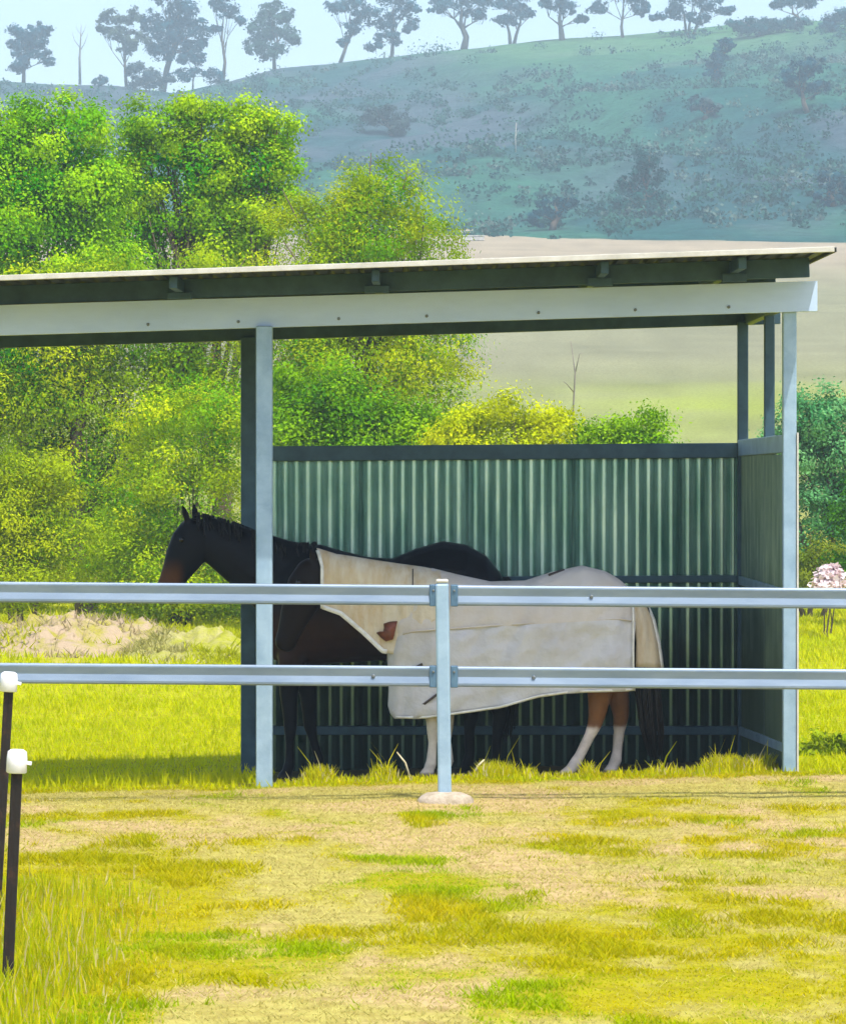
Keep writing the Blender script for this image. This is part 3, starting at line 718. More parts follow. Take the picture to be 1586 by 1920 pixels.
rh.build(
    trunk=[(734, 1130, 1210, .08), (746, 1098, 1240, .15), (770, 1078, 1274, .20), (810, 1072, 1290, .235), (860, 1084, 1296, .255), (920, 1097, 1298, .275), (985, 1095, 1294, .28), (1035, 1080, 1286, .275),
           (1090, 1068, 1280, .275), (1135, 1080, 1268, .245), (1168, 1102, 1245, .18), (1190, 1135, 1205, .08)],
    neck=[(800, 1148, 76, .14), (765, 1136, 74, .135), (718, 1112, 60, .112), (670, 1096, 52, .098), (628, 1086, 46, .085), (600, 1078, 40, .078), (588, 1074, 30, .06)],
    head=[(596, 1054, 20, .065), (590, 1066, 31, .083), (578, 1098, 40, .09), (562, 1134, 34, .078), (550, 1164, 27, .063), (541, 1190, 22, .055), (535, 1206, 21, .055), (532, 1215, 17, .048), (530, 1220, 9, .03)],
    legs=[rleg_f(785, 812, 808, -0.13), rleg_f(800, 838, 840, 0.13),
          [(1135, 1160, 0.185, -0.09, 0.13), (1128, 1225, 0.15, -0.12, 0.11), (1124, 1280, 0.098, -0.135, 0.08), (1120, 1318, 0.072, -0.135, 0.055), (1116, 1344, 0.058, -0.135, 0.046), (1112, 1358, 0.05, -0.135, 0.042), (1104, 1376, 0.039, -0.135, 0.034),
           (1085, 1414, 0.036, -0.135, 0.031), (1077, 1428, 0.043, -0.135, 0.038), (1068, 1440, 0.037, -0.135, 0.034), (1064, 1446, 0.05, -0.135, 0.046), (1058, 1457, 0.06, -0.135, 0.055)],
          [(1145, 1160, 0.175, 0.09, 0.13), (1148, 1225, 0.145, 0.12, 0.11), (1155, 1280, 0.095, 0.135, 0.08), (1163, 1320, 0.07, 0.135, 0.055), (1166, 1345, 0.057, 0.135, 0.046), (1164, 1358, 0.05, 0.135, 0.042), (1162, 1376, 0.039, 0.135, 0.034),
           (1158, 1414, 0.036, 0.135, 0.031), (1156, 1429, 0.043, 0.135, 0.038), (1150, 1441, 0.037, 0.135, 0.034), (1148, 1447, 0.05, 0.135, 0.046), (1144, 1457, 0.06, 0.135, 0.055)]],
    ears=[((582, 1027), (590, 1052), (-0.055, -0.07), 0.028), ((600, 1027), (600, 1050), (0.05, 0.065), 0.028)], colf=rug_col,
    lumps=[(736, 1184, -0.055, 0.12, 0.09, 0.13), (736, 1184, 0.055, 0.12, 0.09, 0.13)])
rh.eye(561, 1092, -0.084); rh.eye(561, 1092, 0.084)
rh.tail([(1178, 1108), (1200, 1140), (1212, 1220), (1215, 1310), (1222, 1370), (1228, 1425)], [0.03, 0.05, 0.07, 0.085, 0.08, 0.04], (0.010, 0.006, 0.005), 110)

def cloth(name, V, F, m, parent, thick=0.006, cut=None, disp=0.0):
    me = bpy.data.meshes.new(name); me.from_pydata([tuple(v) for v in V], [], F); me.update()
    o = add_mesh(name, me, m, parent, True)
    sm = o.modifiers.new('solid', 'SOLIDIFY'); sm.thickness = thick; sm.offset = 0
    return o
def itp(x, xs, ys_): return float(np.interp(x, xs, ys_))
# body rug: over the back, hanging down both sides to the hem
RX = [728, 735, 746, 770, 810, 860, 920, 985, 1035, 1090, 1135, 1160, 1186]
RT = [1168, 1140, 1112, 1078, 1066, 1078, 1091, 1089, 1073, 1061, 1072, 1086, 1108]
RC = [1215, 1205, 1192, 1184, 1180, 1177, 1172, 1168, 1165, 1162, 1160, 1160, 1164]
RW = [.055, .11, .17, .225, .262, .282, .302, .308, .305, .302, .285, .265, .225]
HX = [728, 734, 742, 800, 830, 930, 1010, 1060, 1186]; HYP = [1322, 1338, 1345, 1344, 1339, 1325, 1303, 1296, 1292]
stn = [728, 730, 733, 737] + list(range(742, 1187, 4)) + [1186]
NA, NB = 18, 16
V = []; F = []
sc = rh.sc
for px in stn:
    top, cen, hw, hem = itp(px, RX, RT), itp(px, RX, RC), itp(px, RX, RW), itp(px, HX, HYP)
    row = []
    for k in range(-NB - NA, NB + NA + 1):
        sgn = 1 if k > 0 else -1; a = abs(k)
        if a <= NA:
            th = math.pi / 2 * (1 - a / NA)
            yy = hw * (math.cos(th) ** 0.92 if th < math.pi / 2 - 1e-6 else 0); py = cen - (cen - top) * math.sin(th)
        else:
            t = (a - NA) / NB
            fold = 0.020 * t * math.sin(px * 0.055 + 1.3 * math.sin(px * 0.013)) + 0.006 * math.sin(px * 0.11 + 4 * t)
            yy = hw * (1 - 0.10 * t * t) + fold; py = cen + (hem - cen) * t
        wr = 0.016 * (float(vnoise(px * 0.045 + py * 0.02, py * 0.03 + sgn * 50, 8)) - 0.5) * 2 + 0.022 * (float(vnoise(px * 0.02 - py * 0.03, py * 0.05 + px * 0.02, 12)) - 0.5) + 0.004 * (float(vnoise(px * 0.13 + py * 0.08, py * 0.05, 9)) - 0.5)
        p = rh.pt(px + 1.2 * math.sin(py * 0.05), py, sgn * (yy + wr * (1 if a > 3 else 0)))
        row.append(p)
    V += row
nc = 2 * (NA + NB) + 1
notch = [(712, 1163), (742, 1163), (738, 1188), (730, 1198), (708, 1188)]
for i in range(len(stn) - 1):
    for k in range(nc - 1):
        F.append((i * nc + k, i * nc + k + 1, (i + 1) * nc + k + 1, (i + 1) * nc + k))
rug = cloth('rug', V, F, M['rug'], rh.t)
rug.data.materials.append(M['rug_low'])
for p_ in rug.data.polygons:
    k_ = abs(p_.index % (nc - 1) - (NA + NB) + 0.5)
    if k_ > NA: p_.material_index = 1
def strip(name, pts, wd, m, parent, out):
    """a flat tape through pts, facing 'out'"""
    v = []; f = []
    for i, p in enumerate(pts):
        d = (pts[min(i + 1, len(pts) - 1)] - pts[max(i - 1, 0)]).normalized(); s_ = d.cross(out).normalized()
        v += [p + s_ * wd / 2 + out * 0.006, p - s_ * wd / 2 + out * 0.006]
    for i in range(len(pts) - 1): f.append((2 * i, 2 * i + 1, 2 * i + 3, 2 * i + 2))
    return cloth(name, v, f, m, parent, 0.004)
def rug_side(px, py, side=-1, off=0.008):
    top, cen, hw, hem = itp(px, RX, RT), itp(px, RX, RC), itp(px, RX, RW), itp(px, HX, HYP)
    if py < cen:
        s_ = min(1, (cen - py) / (cen - top)); yy = hw * math.sqrt(max(0, 1 - s_ * s_))
    else:
        t = min(1, (py - cen) / (hem - cen)); yy = hw * (1 - 0.10 * t * t) + 0.020 * t * math.sin(px * 0.055 + 1.3 * math.sin(px * 0.013)) + 0.006 * math.sin(px * 0.11 + 4 * t)
    return rh.pt(px, py, side * (yy + off))
O = Vector((0, -1, 0))
strip('hem_binding', [rug_side(px, itp(px, HX, HYP) - 3) for px in range(742, 1187, 8)], 0.014, M['binding'], rug, O)
strip('rear_binding', [rug_side(1183, py) for py in range(1130, 1293, 8)], 0.012, M['binding'], rug, O)
strip('side_seam', [rug_side(px, itp(px, RX, RC) - 2, off=0.002) for px in range(756, 1182, 8)], 0.012, M['rug'], rug, O)
strip('surcingle_strap', [rug_side(798 + 0.5 * k, 1322 - 8 * k * 0.3) for k in range(0, 1)] + [rug_side(782 + 4 * k, 1326 - 3.0 * k) for k in range(0, 12)], 0.016, M['strap'], rug, O)
strip('buckle_strap', [rug_side(774 + 2 * k, 1251 - 1.0 * k) for k in range(0, 10)], 0.018, M['strap'], rug, O)
strip('buckle_strap', [rug_side(776, 1250 + 2 * k) for k in range(0, 5)], 0.016, M['strap'], rug, O)
strip('loin_tab', [rug_side(1027 + 3 * k, 1079 - 1.0 * k, off=0.012) for k in range(0, 11)], 0.02, M['strap'], rug, Vector((0, -0.6, 0.8)))
# neck cover
NX = [606, 640, 680, 718, 752, 790, 826]
NTOP = [1036, 1040, 1047, 1053, 1058, 1063, 1070]
NBOT = [1140, 1152, 1186, 1222, 1226, 1180, 1150]
NW = [.098, .105, .115, .13, .18, .235, .268]
NCY = [1086, 1092, 1100, 1110, 1125, 1140, 1150]
V = []; F = []; pxs = list(range(606, 827, 2)); NK = 44
for px in pxs:
    top, bot, hw, cen = (itp(px, NX, q) for q in (NTOP, NBOT, NW, NCY))
    sk = (px - 606) / 220
    for k in range(-NK, NK + 1):
        sgn = 1 if k > 0 else -1; a = abs(k)
        u = a / NK; py = top + (bot - top) * (1 - math.cos(u * math.pi / 2)) if u < 0.5 else top + (bot - top) * ((1 - math.cos(math.pi / 4)) + (u - 0.5) * 2 * math.cos(math.pi / 4))
        if py < cen:
            s_ = (cen - py) / (cen - top); yy = hw * math.sqrt(max(0, 1 - s_ ** 2.2))
        else: yy = hw * (1 - 0.06 * ((py - cen) / 100) ** 2)
        wr = 0.007 * (float(vnoise(px * 0.09, py * 0.03 + sgn * 40, 18)) - 0.5) * 2
        lean = (1 - u) * 0 - (12 * (1 - sk) * max(0, 1 - 2.2 * u) if px < 660 else 0)
        V.append(rh.pt(px + lean * (1 - (px - 606) / 54 if px < 660 else 0), py - (8 * max(0, 1 - (px - 606) / 30) * max(0, 1 - 3 * u)), sgn * (yy + (wr if a > 2 else 0))))
nc = 2 * NK + 1
for i in range(len(pxs) - 1):
    for k in range(nc - 1):
        F.append((i * nc + k, i * nc + k + 1, (i + 1) * nc + k + 1, (i + 1) * nc + k))
neckc = cloth('neck_cover', V, F, M['rug_neck'], rh.t)
i0 = [V[i * nc] for i in range(len(pxs)) if pxs[i] <= 726]
strip('neck_binding', [p + Vector((0, -0.004, 0.01)) for p in i0], 0.03, M['binding'], neckc, O)
strip('poll_binding', [V[k] + Vector((-0.004, -0.004, 0)) for k in range(0, NK - 3, 2)], 0.022, M['binding'], neckc, O)
tabp = [(706, 1185), (712, 1183), (719, 1184), (721, 1176), (720, 1168), (732, 1164), (745, 1163), (743, 1173), (741, 1183), (737, 1197), (731, 1199), (724, 1201), (715, 1194)]
tv = [rh.pt(a_, b_, -(itp(a_, NX, NW) + 0.010 + 0.003 * math.sin(a_))) for (a_, b_) in tabp]
tv.append(sum(tv, Vector()) / len(tv) + Vector((0, -0.008, 0)))
cloth('chest_tab', tv, [(i, (i + 1) % len(tabp), len(tabp)) for i in range(len(tabp))], M['leather'], neckc, 0.006)
strip('neck_seam', [V[(pxs.index(774)) * nc + k] for k in range(22, NK - 6, 2)], 0.008, M['strap'], neckc, O)
# tail flap
V = []; F = []
rows_ = 16; cols_ = 16
for i in range(rows_ + 1):
    t = i / rows_
    bx = itp(t, [0, .25, .5, .75, 1], [1186, 1207, 1222, 1232, 1238]); by = itp(t, [0, .25, .5, .75, 1], [1106, 1128, 1162, 1205, 1252])
    hw = itp(t, [0, .3, 1], [.12, .135, .15])
    for k in range(-cols_, cols_ + 1):
        a = k / cols_ * 1.45; wv = 0.006 * math.sin(k * 0.9 + t * 5)
        V.append(rh.pt(bx - (1 - math.cos(a)) * (22 + 34 * t) + 0, by + (1 - math.cos(a)) * (10 - 14 * t), math.sin(a) * hw + wv))
nc = 2 * cols_ + 1
for i in range(rows_):
    for k in range(nc - 1): F.append((i * nc + k, i * nc + k + 1, (i + 1) * nc + k + 1, (i + 1) * nc + k))
flap = cloth('tail_flap', V, F, M['rug_neck'], rug)
flap_b = strip('flap_binding', [V[i * nc + cols_] + Vector((0.006, 0, 0)) for i in range(rows_ + 1)], 0.03, M['binding'], rh.t, Vector((0.7, -0.7, 0)))

# ------------------------------------------------------------------ trees and shrubs of the paddock
BR_A, BR_B = (0.08, 0.34, 0.001), (0.50, 0.72, 0.002)      # bright broadleaf
WT_A, WT_B = (0.26, 0.38, 0.001), (0.56, 0.60, 0.002)       # yellow-green feathery wattle
DK_A, DK_B = (0.09, 0.26, 0.002), (0.25, 0.42, 0.002)
make_tree('leafy_tree', 'bright green broadleaf tree at the left edge above the roof', 'tree',
          [(35, 260, 75, 60), (140, 255, 75, 60), (-80, 300, 120, 90), (60, 340, 110, 70), (120, 400, 100, 80), (190, 330, 45, 60), (30, 450, 120, 80), (150, 480, 90, 60), (-60, 420, 120, 100)], 58, (20, 1150),
          leaf=0.053, asp=0.75, dens=23, leaves=178, clump=0.4, ca=BR_A, cb=BR_B, trunk_r=0.16, seed=1, group='trees behind the shelter')
make_tree('leafy_tree', 'tall open-crowned green tree rising between the two yellower trees', 'tree',
          [(300, 245, 58, 44), (375, 212, 46, 36), (450, 232, 60, 42), (520, 260, 42, 50), (280, 330, 52, 55), (370, 320, 60, 55), (460, 330, 66, 60), (330, 420, 72, 60), (420, 430, 66, 62), (520, 330, 34, 60), (300, 500, 80, 60), (430, 520, 80, 60), (225, 350, 45, 50), (235, 440, 60, 60), (370, 385, 60, 50), (420, 300, 45, 40), (340, 290, 40, 35), (480, 420, 50, 60)], 60, (400, 1150),
          leaf=0.053, asp=0.75, dens=21, leaves=148, clump=0.36, ca=(0.08, 0.32, 0.001), cb=(0.54, 0.70, 0.002), trunk_r=0.17, seed=2, group='trees behind the shelter')
make_tree('wattle_tree', 'large feathery yellow-green tree rising behind the middle of the roof', 'tree',
          [(725, 355, 62, 62), (665, 385, 60, 66), (590, 430, 85, 70), (700, 450, 120, 80), (780, 460, 70, 80), (620, 520, 130, 70), (760, 560, 110, 90), (560, 600, 110, 90), (810, 650, 80, 100), (700, 680, 140, 100), (580, 720, 110, 100), (800, 760, 90, 80)], 54, (690, 1140),
          leaf=0.054, asp=0.38, dens=28, leaves=132, clump=0.42, ca=(0.13, 0.33, 0.001), cb=WT_B, trunk_r=0.16, seed=3, droop=0.15, group='trees behind the shelter')
make_tree('wattle_tree', 'feathery olive-green tree filling the left bay under the beam', 'tree',
          [(60, 650, 130, 110), (220, 640, 130, 100), (370, 680, 110, 120), (130, 760, 130, 110), (30, 780, 120, 100), (300, 780, 90, 90), (-90, 700, 120, 160), (190, 860, 120, 110), (90, 930, 110, 110), (200, 980, 110, 100), (380, 560, 110, 70), (130, 560, 130, 60)], 56, (170, 1150),
          leaf=0.058, asp=0.44, dens=25, leaves=125, clump=0.42, ca=(0.10, 0.28, 0.001), cb=(0.54, 0.60, 0.002), trunk_r=0.15, seed=4, group='trees behind the shelter')
make_tree('tall_shrub', 'tall yellow-green shrub just left of the dark horse and post', 'shrub',
          [(390, 780, 90, 90), (330, 850, 100, 90), (420, 880, 80, 90), (290, 930, 100, 90), (380, 980, 100, 90), (250, 1020, 90, 70), (330, 1060, 110, 70), (440, 1050, 80, 80), (200, 1070, 70, 50), (330, 1115, 120, 30), (220, 1115, 80, 28), (430, 1115, 60, 28), (340, 1142, 60, 20), (250, 1142, 60, 18), (420, 1140, 60, 20)], 51, (340, 1150),
          leaf=0.048, asp=0.44, dens=28, leaves=132, clump=0.36, ca=(0.15, 0.36, 0.001), cb=(0.60, 0.66, 0.002), trunk_r=0.04, stems=3, seed=5, group='shrubs behind the shelter')
make_tree('tall_shrub', 'rounded yellow-green shrub at the left edge above the fence rail', 'shrub',
          [(40, 900, 80, 55), (100, 930, 45, 60), (20, 970, 100, 80), (80, 1010, 70, 70), (-60, 960, 90, 90), (20, 1060, 100, 60), (40, 1110, 110, 30)], 49, (40, 1150),
          leaf=0.048, asp=0.44, dens=28, leaves=165, clump=0.34, ca=(0.19, 0.32, 0.001), cb=(0.48, 0.54, 0.004), trunk_r=0.04, stems=3, seed=6, group='shrubs behind the shelter')
make_tree('tall_shrub', 'rounded deep green bush behind the back wall right of the front post', 'shrub',
          [(600, 730, 75, 55), (560, 800, 80, 60), (660, 780, 85, 60), (740, 800, 80, 55), (800, 830, 70, 50), (620, 880, 110, 80), (740, 900, 120, 80)], 49, (650, 1150),
          leaf=0.051, asp=0.62, dens=28, leaves=144, clump=0.34, ca=DK_A, cb=(0.28, 0.48, 0.002), trunk_r=0.07, stems=3, seed=7, group='shrubs behind the shelter')
make_tree('tall_shrub', 'bright yellow-leaved bush above the middle of the back wall', 'shrub',
          [(900, 810, 50, 40), (955, 785, 55, 42), (1020, 805, 50, 38), (860, 840, 50, 40), (980, 850, 90, 45), (930, 920, 110, 70), (1030, 900, 60, 60)], 47, (950, 1160),
          leaf=0.045, asp=0.56, dens=30, leaves=151, clump=0.28, ca=(0.34, 0.46, 0.001), cb=(0.62, 0.64, 0.003), trunk_r=0.06, stems=3, seed=8, group='shrubs behind the shelter')
make_tree('tall_shrub', 'small round green bush peeping over the back wall right of the yellow bush', 'shrub',
          [(1130, 820, 35, 28), (1205, 808, 48, 30), (1170, 860, 80, 50), (1190, 930, 80, 60)], 47, (1180, 1160),
          leaf=0.045, asp=0.62, dens=30, leaves=144, clump=0.26, ca=(0.16, 0.36, 0.004), cb=(0.38, 0.56, 0.01), trunk_r=0.05, stems=3, seed=9, group='shrubs behind the shelter')
make_tree('tall_shrub', 'blue-green bush beyond the right front post', 'shrub',
          [(1540, 780, 60, 48), (1600, 800, 70, 60), (1520, 850, 45, 60), (1580, 890, 70, 70), (1535, 950, 60, 60), (1470, 830, 28, 40), (1610, 970, 60, 70), (1550, 1020, 60, 50)], 62, (1560, 1130),
          leaf=0.058, asp=0.62, dens=25, leaves=129, clump=0.34, ca=(0.07, 0.28, 0.09), cb=(0.2, 0.45, 0.16), trunk_r=0.08, stems=3, seed=10, group='shrubs behind the shelter')
make_tree('tall_shrub', 'dark green bush cut by the right edge of the picture', 'shrub',
          [(1610, 940, 40, 60), (1625, 1010, 50, 70), (1640, 1080, 70, 60)], 52, (1625, 1150),
          leaf=0.048, asp=0.62, dens=32, leaves=144, clump=0.3, ca=(0.03, 0.14, 0.006), cb=(0.09, 0.24, 0.01), trunk_r=0.06, stems=2, seed=11, group='shrubs behind the shelter')
make_tree('low_shrub', 'low olive shrub against the foot of the right front post', 'shrub',
          [(1515, 1050, 38, 42), (1560, 1060, 40, 40), (1500, 1085, 40, 30)], 55, (1520, 1150),
          leaf=0.042, asp=0.56, dens=32, leaves=129, clump=0.24, ca=(0.13, 0.2, 0.008), cb=(0.27, 0.3, 0.02), trunk_r=0.04, stems=3, seed=12, group='shrubs behind the shelter')
make_tree('blossom_shrub', 'pale pink blossoming shrub just above the top rail at right edge', 'shrub',
          [(1557, 1086, 9, 15), (1550, 1100, 13, 9)], 48, (1550, 1150),
          leaf=0.09, asp=0.8, dens=22, leaves=34, clump=0.12, ca=(0.62, 0.45, 0.47), cb=(0.85, 0.72, 0.74), trunk_r=0.012, stems=3, seed=13)
make_tree('low_shrub', 'low leafy green weed clump beside the right front post base', 'shrub',
          [(1535, 1400, 28, 30), (1565, 1420, 30, 28), (1520, 1425, 22, 20), (1600, 1400, 30, 35)], 27.5, (1545, 1455),
          leaf=0.06, asp=0.4, dens=40, leaves=24, clump=0.08, ca=(0.16, 0.27, 0.006), cb=(0.32, 0.40, 0.008), trunk_r=0.01, stems=3, seed=14)

# thin bare sapling standing in front of the field
def bare_tree(name, label, base, segs, r0, m, cat='tree'):
    t = empty(name, base, label, cat); bm = bmesh.new()
    for s_ in segs: tube(bm, s_[0], s_[1], 5)
    from_bm('trunk', bm, m, t, True); return t
b = P(1074, 1140, 58); b.z = gz(b.x, 58)
bare_tree('bare_sapling', 'thin bare grey sapling in front of the tan field', b,
          [([b - Vector((0, 0, .1)), P(1075, 900, 58), P(1074, 780, 58), P(1078, 700, 58), P(1070, 640, 58)], [.03, .022, .016, .012, .005]),
           ([P(1075, 735, 58), P(1064, 722, 58), P(1056, 715, 58)], [.01, .007, .004]), ([P(1078, 700, 58), P(1086, 664, 58), P(1090, 662, 58)], [.009, .006, .003])], 0.03, M['pale_bark'])

# rubble heap and straw mound beyond the fence on the left
def mound_h(cx, cy, rx, ry, h, seed, x, y):
    r2 = np.clip(((x - cx) / rx) ** 2 + ((y - cy) / ry) ** 2, 0, 1)
    return h * (1 - r2) ** 1.2 * (0.2 + 1.6 * fbm(x * 2.4, y * 2.4, seed)) * (0.7 + 0.6 * vnoise(x * 9, y * 9, seed)) - 0.03
def mound(name, label, cx, cy, rx, ry, h, m, seed, cols2):
    n1, n2 = 30, 64
    r, a = np.meshgrid(np.linspace(0, 1, n1 + 1), np.arange(n2) * 2 * math.pi / n2, indexing='ij')
    x_ = (cx + np.cos(a) * rx * r).ravel(); y_ = (cy + np.sin(a) * ry * r).ravel()
    z_ = ground_z(x_, y_) + mound_h(cx, cy, rx, ry, h, seed, x_, y_)
    i = (np.arange(n1)[:, None] * n2 + np.arange(n2)[None, :]); i2 = np.arange(n1)[:, None] * n2 + (np.arange(n2)[None, :] + 1) % n2
    F_ = np.stack([i, i2, i2 + n2, i + n2], -1).reshape(-1, 4)
    t = empty(name, (cx, cy, gz(cx, cy)), label, 'mound')
    add_mesh('heap', np_mesh('heap', np.stack([x_, y_, z_], 1), F_), m, t, True)
    n = 5200; rr = np.sqrt(rng.random(n)); aa = rng.uniform(0, 2 * math.pi, n); x_ = cx + np.cos(aa) * rx * rr; y_ = cy + np.sin(aa) * ry * rr
    k = fbm(x_ * 2.2, y_ * 2.2, seed + 3) + rng.uniform(-0.1, 0.1, n) > 0.47; x_, y_ = x_[k], y_[k]; n = len(x_)
    t_ = rng.random(n)[:, None]; c = np.array(cols2[0]) * (1 - t_) + np.array(cols2[1]) * t_
    gr = fbm(x_ * 1.3, y_ * 1.3, seed + 9) > 0.48; c[gr] = np.array([0.40, 0.42, 0.01]) * rng.uniform(0.8, 1.3, (int(gr.sum()), 1))
    v, f, c = blades(n, x_, y_, rng.uniform(0.03, 0.13, n), rng.uniform(.012, .03, n), rng.uniform(.3, 1.6, n), c, True)
    v[:, 2] += np.repeat(np.maximum(mound_h(cx, cy, rx, ry, h, seed, x_, y_), 0), 4)
    o = add_mesh('dry_tufts', np_mesh('dry_tufts', v, f, c), M['grass'], t); o['kind'] = 'stuff'
    return t
M['straw'] = mat('straw_heap', (0.36, 0.33, 0.13), 0.95, spec=0.05, noise=(3, (0.30, 0.31, 0.02), 0.42, 0.62), bump=(25, 0.8, 0.03))
def build_mounds():
    mound('rubble_mound', 'low grey-pink heap of spoil and dry tufts beyond the fence at left', -4.0, 44.5, 1.75, 2.2, 0.36, M['rock'], 4, ((0.34, 0.26, 0.14), (0.50, 0.42, 0.24)))
    mound('straw_mound', 'pale straw-coloured mound beyond the fence beside the front post', -2.55, 43.0, 0.95, 1.9, 0.24, M['straw'], 5, ((0.34, 0.32, 0.10), (0.46, 0.42, 0.14)))

# ------------------------------------------------------------------ trees on the ridge and the hillside
GL_A, GL_B = (0.003, 0.050, 0.080), (0.015, 0.11, 0.14)
def gum(name, label, px, base_py, lobes, trunk_r=0.32, seed=0, dens=1.05, leaf=0.58, leaves=30, clump=1.0, ca=GL_A, cb=GL_B, stems=1, group='trees on the ridge', cat='tree'):
    D, p = hill_hit(px, base_py)
    k = D / F_PX
    make_tree(name, label, cat, lobes, D, None, leaf=leaf * k / 0.099, asp=0.6, dens=dens, leaves=max(leaves, 30), clump=clump, ca=ca, cb=cb, trunk_r=trunk_r, base_pt=p, lmat='far_leaf', bmat='bark', seed=seed, group=group, stems=stems, depth=0.9, grow=1.05)
gum('gum_tree', 'lone round-crowned tree at the far left of the ridge', 45, 152, [(50, 60, 30, 22), (80, 65, 22, 22), (35, 85, 22, 22), (65, 95, 24, 20), (85, 108, 16, 14), (40, 112, 18, 16), (30, 128, 14, 12)], seed=101)
gum('gum_tree', 'airy pale-crowned tree leaning left of the big ridge tree', 238, 160, [(205, 35, 24, 14), (245, 35, 22, 16), (225, 62, 26, 16), (255, 70, 22, 18), (195, 58, 12, 8), (240, 92, 16, 10)], seed=102, dens=0.75, trunk_r=0.28, ca=(0.05, 0.075, 0.05), cb=(0.1, 0.13, 0.08))
gum('gum_tree', 'biggest and densest dark tree on the left of the ridge', 305, 170, [(320, -15, 45, 35), (350, 25, 38, 30), (290, 45, 30, 25), (320, 65, 45, 28), (375, 55, 26, 22), (308, 95, 26, 26), (345, 90, 22, 16), (375, 85, 14, 12)], seed=103, trunk_r=0.55, dens=1.2)
gum('gum_tree', 'slender tree with bare trunk right of the big ridge tree', 418, 135, [(425, -15, 32, 18), (400, 5, 14, 14), (425, 20, 26, 14), (448, 40, 14, 8), (405, 52, 10, 8)], seed=104, trunk_r=0.3)
gum('gum_tree', 'bushy triangular tree on the ridge above the green tree tops', 515, 126, [(510, 25, 30, 22), (540, 35, 16, 25), (490, 55, 28, 20), (525, 65, 30, 20), (480, 85, 26, 16), (515, 95, 34, 18), (550, 75, 14, 10)], seed=105, dens=1.2, ca=(0.02, 0.07, 0.05), cb=(0.06, 0.13, 0.09))
gum('gum_tree', 'sparse wide tree with a dark upper clump left of centre on the ridge', 638, 108, [(625, 15, 18, 14), (660, 10, 26, 20), (690, 30, 22, 20), (665, 50, 20, 12), (645, 78, 10, 12)], seed=106, dens=0.8)
gum('gum_tree', 'tree with a hanging right-hand bough left of the sky gap on the ridge', 735, 102, [(740, -10, 36, 24), (765, 25, 22, 28), (720, 40, 22, 22), (730, 75, 20, 18), (700, 85, 16, 10), (770, 50, 12, 12)], seed=107, dens=1.0)
gum('gum_tree', 'forked thick-trunked tree on the ridge above the middle of the hill', 870, 92, [(850, 0, 40, 22), (900, -5, 34, 26), (825, 18, 18, 8), (885, 28, 26, 14)], seed=108, trunk_r=0.6)
gum('gum_tree', 'airy double-stemmed tree next to the forked tree on the ridge', 960, 82, [(940, 0, 28, 28), (975, 10, 24, 22), (950, 40, 22, 14), (995, 25, 12, 10)], seed=109, dens=0.9, stems=2, trunk_r=0.3)
gum('gum_tree', 'straight dark-trunked tree on the ridge right of the double-stemmed one', 1054, 76, [(1045, -10, 34, 22), (1060, 15, 20, 18), (1085, 35, 14, 8), (1025, 5, 18, 12)], seed=110, trunk_r=0.5)
gum('gum_tree', 'thin-trunked tree alone in the bright sky gap on the ridge', 1167, 71, [(1150, -20, 40, 16), (1200, 5, 20, 22), (1120, 15, 16, 12), (1205, 22, 10, 10), (1165, -8, 26, 14)], seed=111, trunk_r=0.27)
gum('gum_tree', 'many-stemmed wide tree on the ridge with a low bough to the right', 1292, 66, [(1285, -5, 40, 26), (1330, 5, 26, 22), (1270, 22, 20, 14), (1310, 32, 24, 12), (1360, 22, 20, 7), (1235, 32, 14, 6)], seed=112, stems=3, trunk_r=0.25)
gum('gum_tree', 'small-crowned tree near the right end of the ridge', 1502, 48, [(1480, 0, 30, 14), (1520, 0, 22, 16), (1455, 8, 14, 8)], seed=113, trunk_r=0.3)
gum('ridge_shrub', 'dense dark shrub mass on the ridge line below the small-crowned tree', 1420, 68, [(1390, 48, 26, 12), (1425, 50, 30, 18), (1465, 46, 28, 12), (1495, 42, 20, 10)], seed=114, dens=1.9, leaves=18, ca=(0.002, 0.06, 0.065), cb=(0.01, 0.10, 0.10), cat='shrub', group='shrubs on the ridge')
gum('ridge_shrub', 'bluish shrub at the far right end of the ridge', 1570, 60, [(1560, 40, 22, 18), (1590, 30, 26, 22), (1575, 70, 28, 30)], seed=115, dens=1.6, leaves=16, cat='shrub', group='shrubs on the ridge')
gum('ridge_shrub', 'tiny round shrub on the ridge right of the dead tree', 190, 162, [(190, 150, 12, 10)], seed=116, dens=1.4, trunk_r=0.15, cat='shrub', group='shrubs on the ridge')
gum('ridge_shrub', 'grey-blue shrub tangle at the foot of the biggest ridge tree', 275, 172, [(255, 130, 18, 16), (285, 145, 24, 18), (262, 155, 22, 12), (310, 150, 16, 12)], seed=117, dens=1.1, trunk_r=0.15, cat='shrub', group='shrubs on the ridge', cb=(0.1, 0.13, 0.11))
gum('ridge_shrub', 'broken shrub between the biggest ridge tree and the slender one', 362, 165, [(350, 110, 16, 14), (372, 115, 16, 18), (355, 140, 22, 14), (395, 145, 24, 16)], seed=118, dens=0.9, trunk_r=0.15, cat='shrub', group='shrubs on the ridge')
D, p = hill_hit(151, 157)
def hp(px, py): return P(px, py, D)
bare_tree('dead_tree', 'bare dead tree on the ridge at left', p,
          [([p, hp(150, 110), hp(152, 75), hp(153, 45)], [.3, .22, .13, .05]), ([hp(151, 95), hp(160, 80), hp(166, 62)], [.1, .07, .03]), ([hp(151, 90), hp(140, 75), hp(136, 60)], [.09, .06, .03]), ([hp(152, 70), hp(158, 58), hp(163, 46)], [.07, .05, .02]), ([hp(152, 66), hp(146, 56), hp(143, 48)], [.06, .04, .02])], .3, M['pale_bark'])
D, p = hill_hit(967, 288)
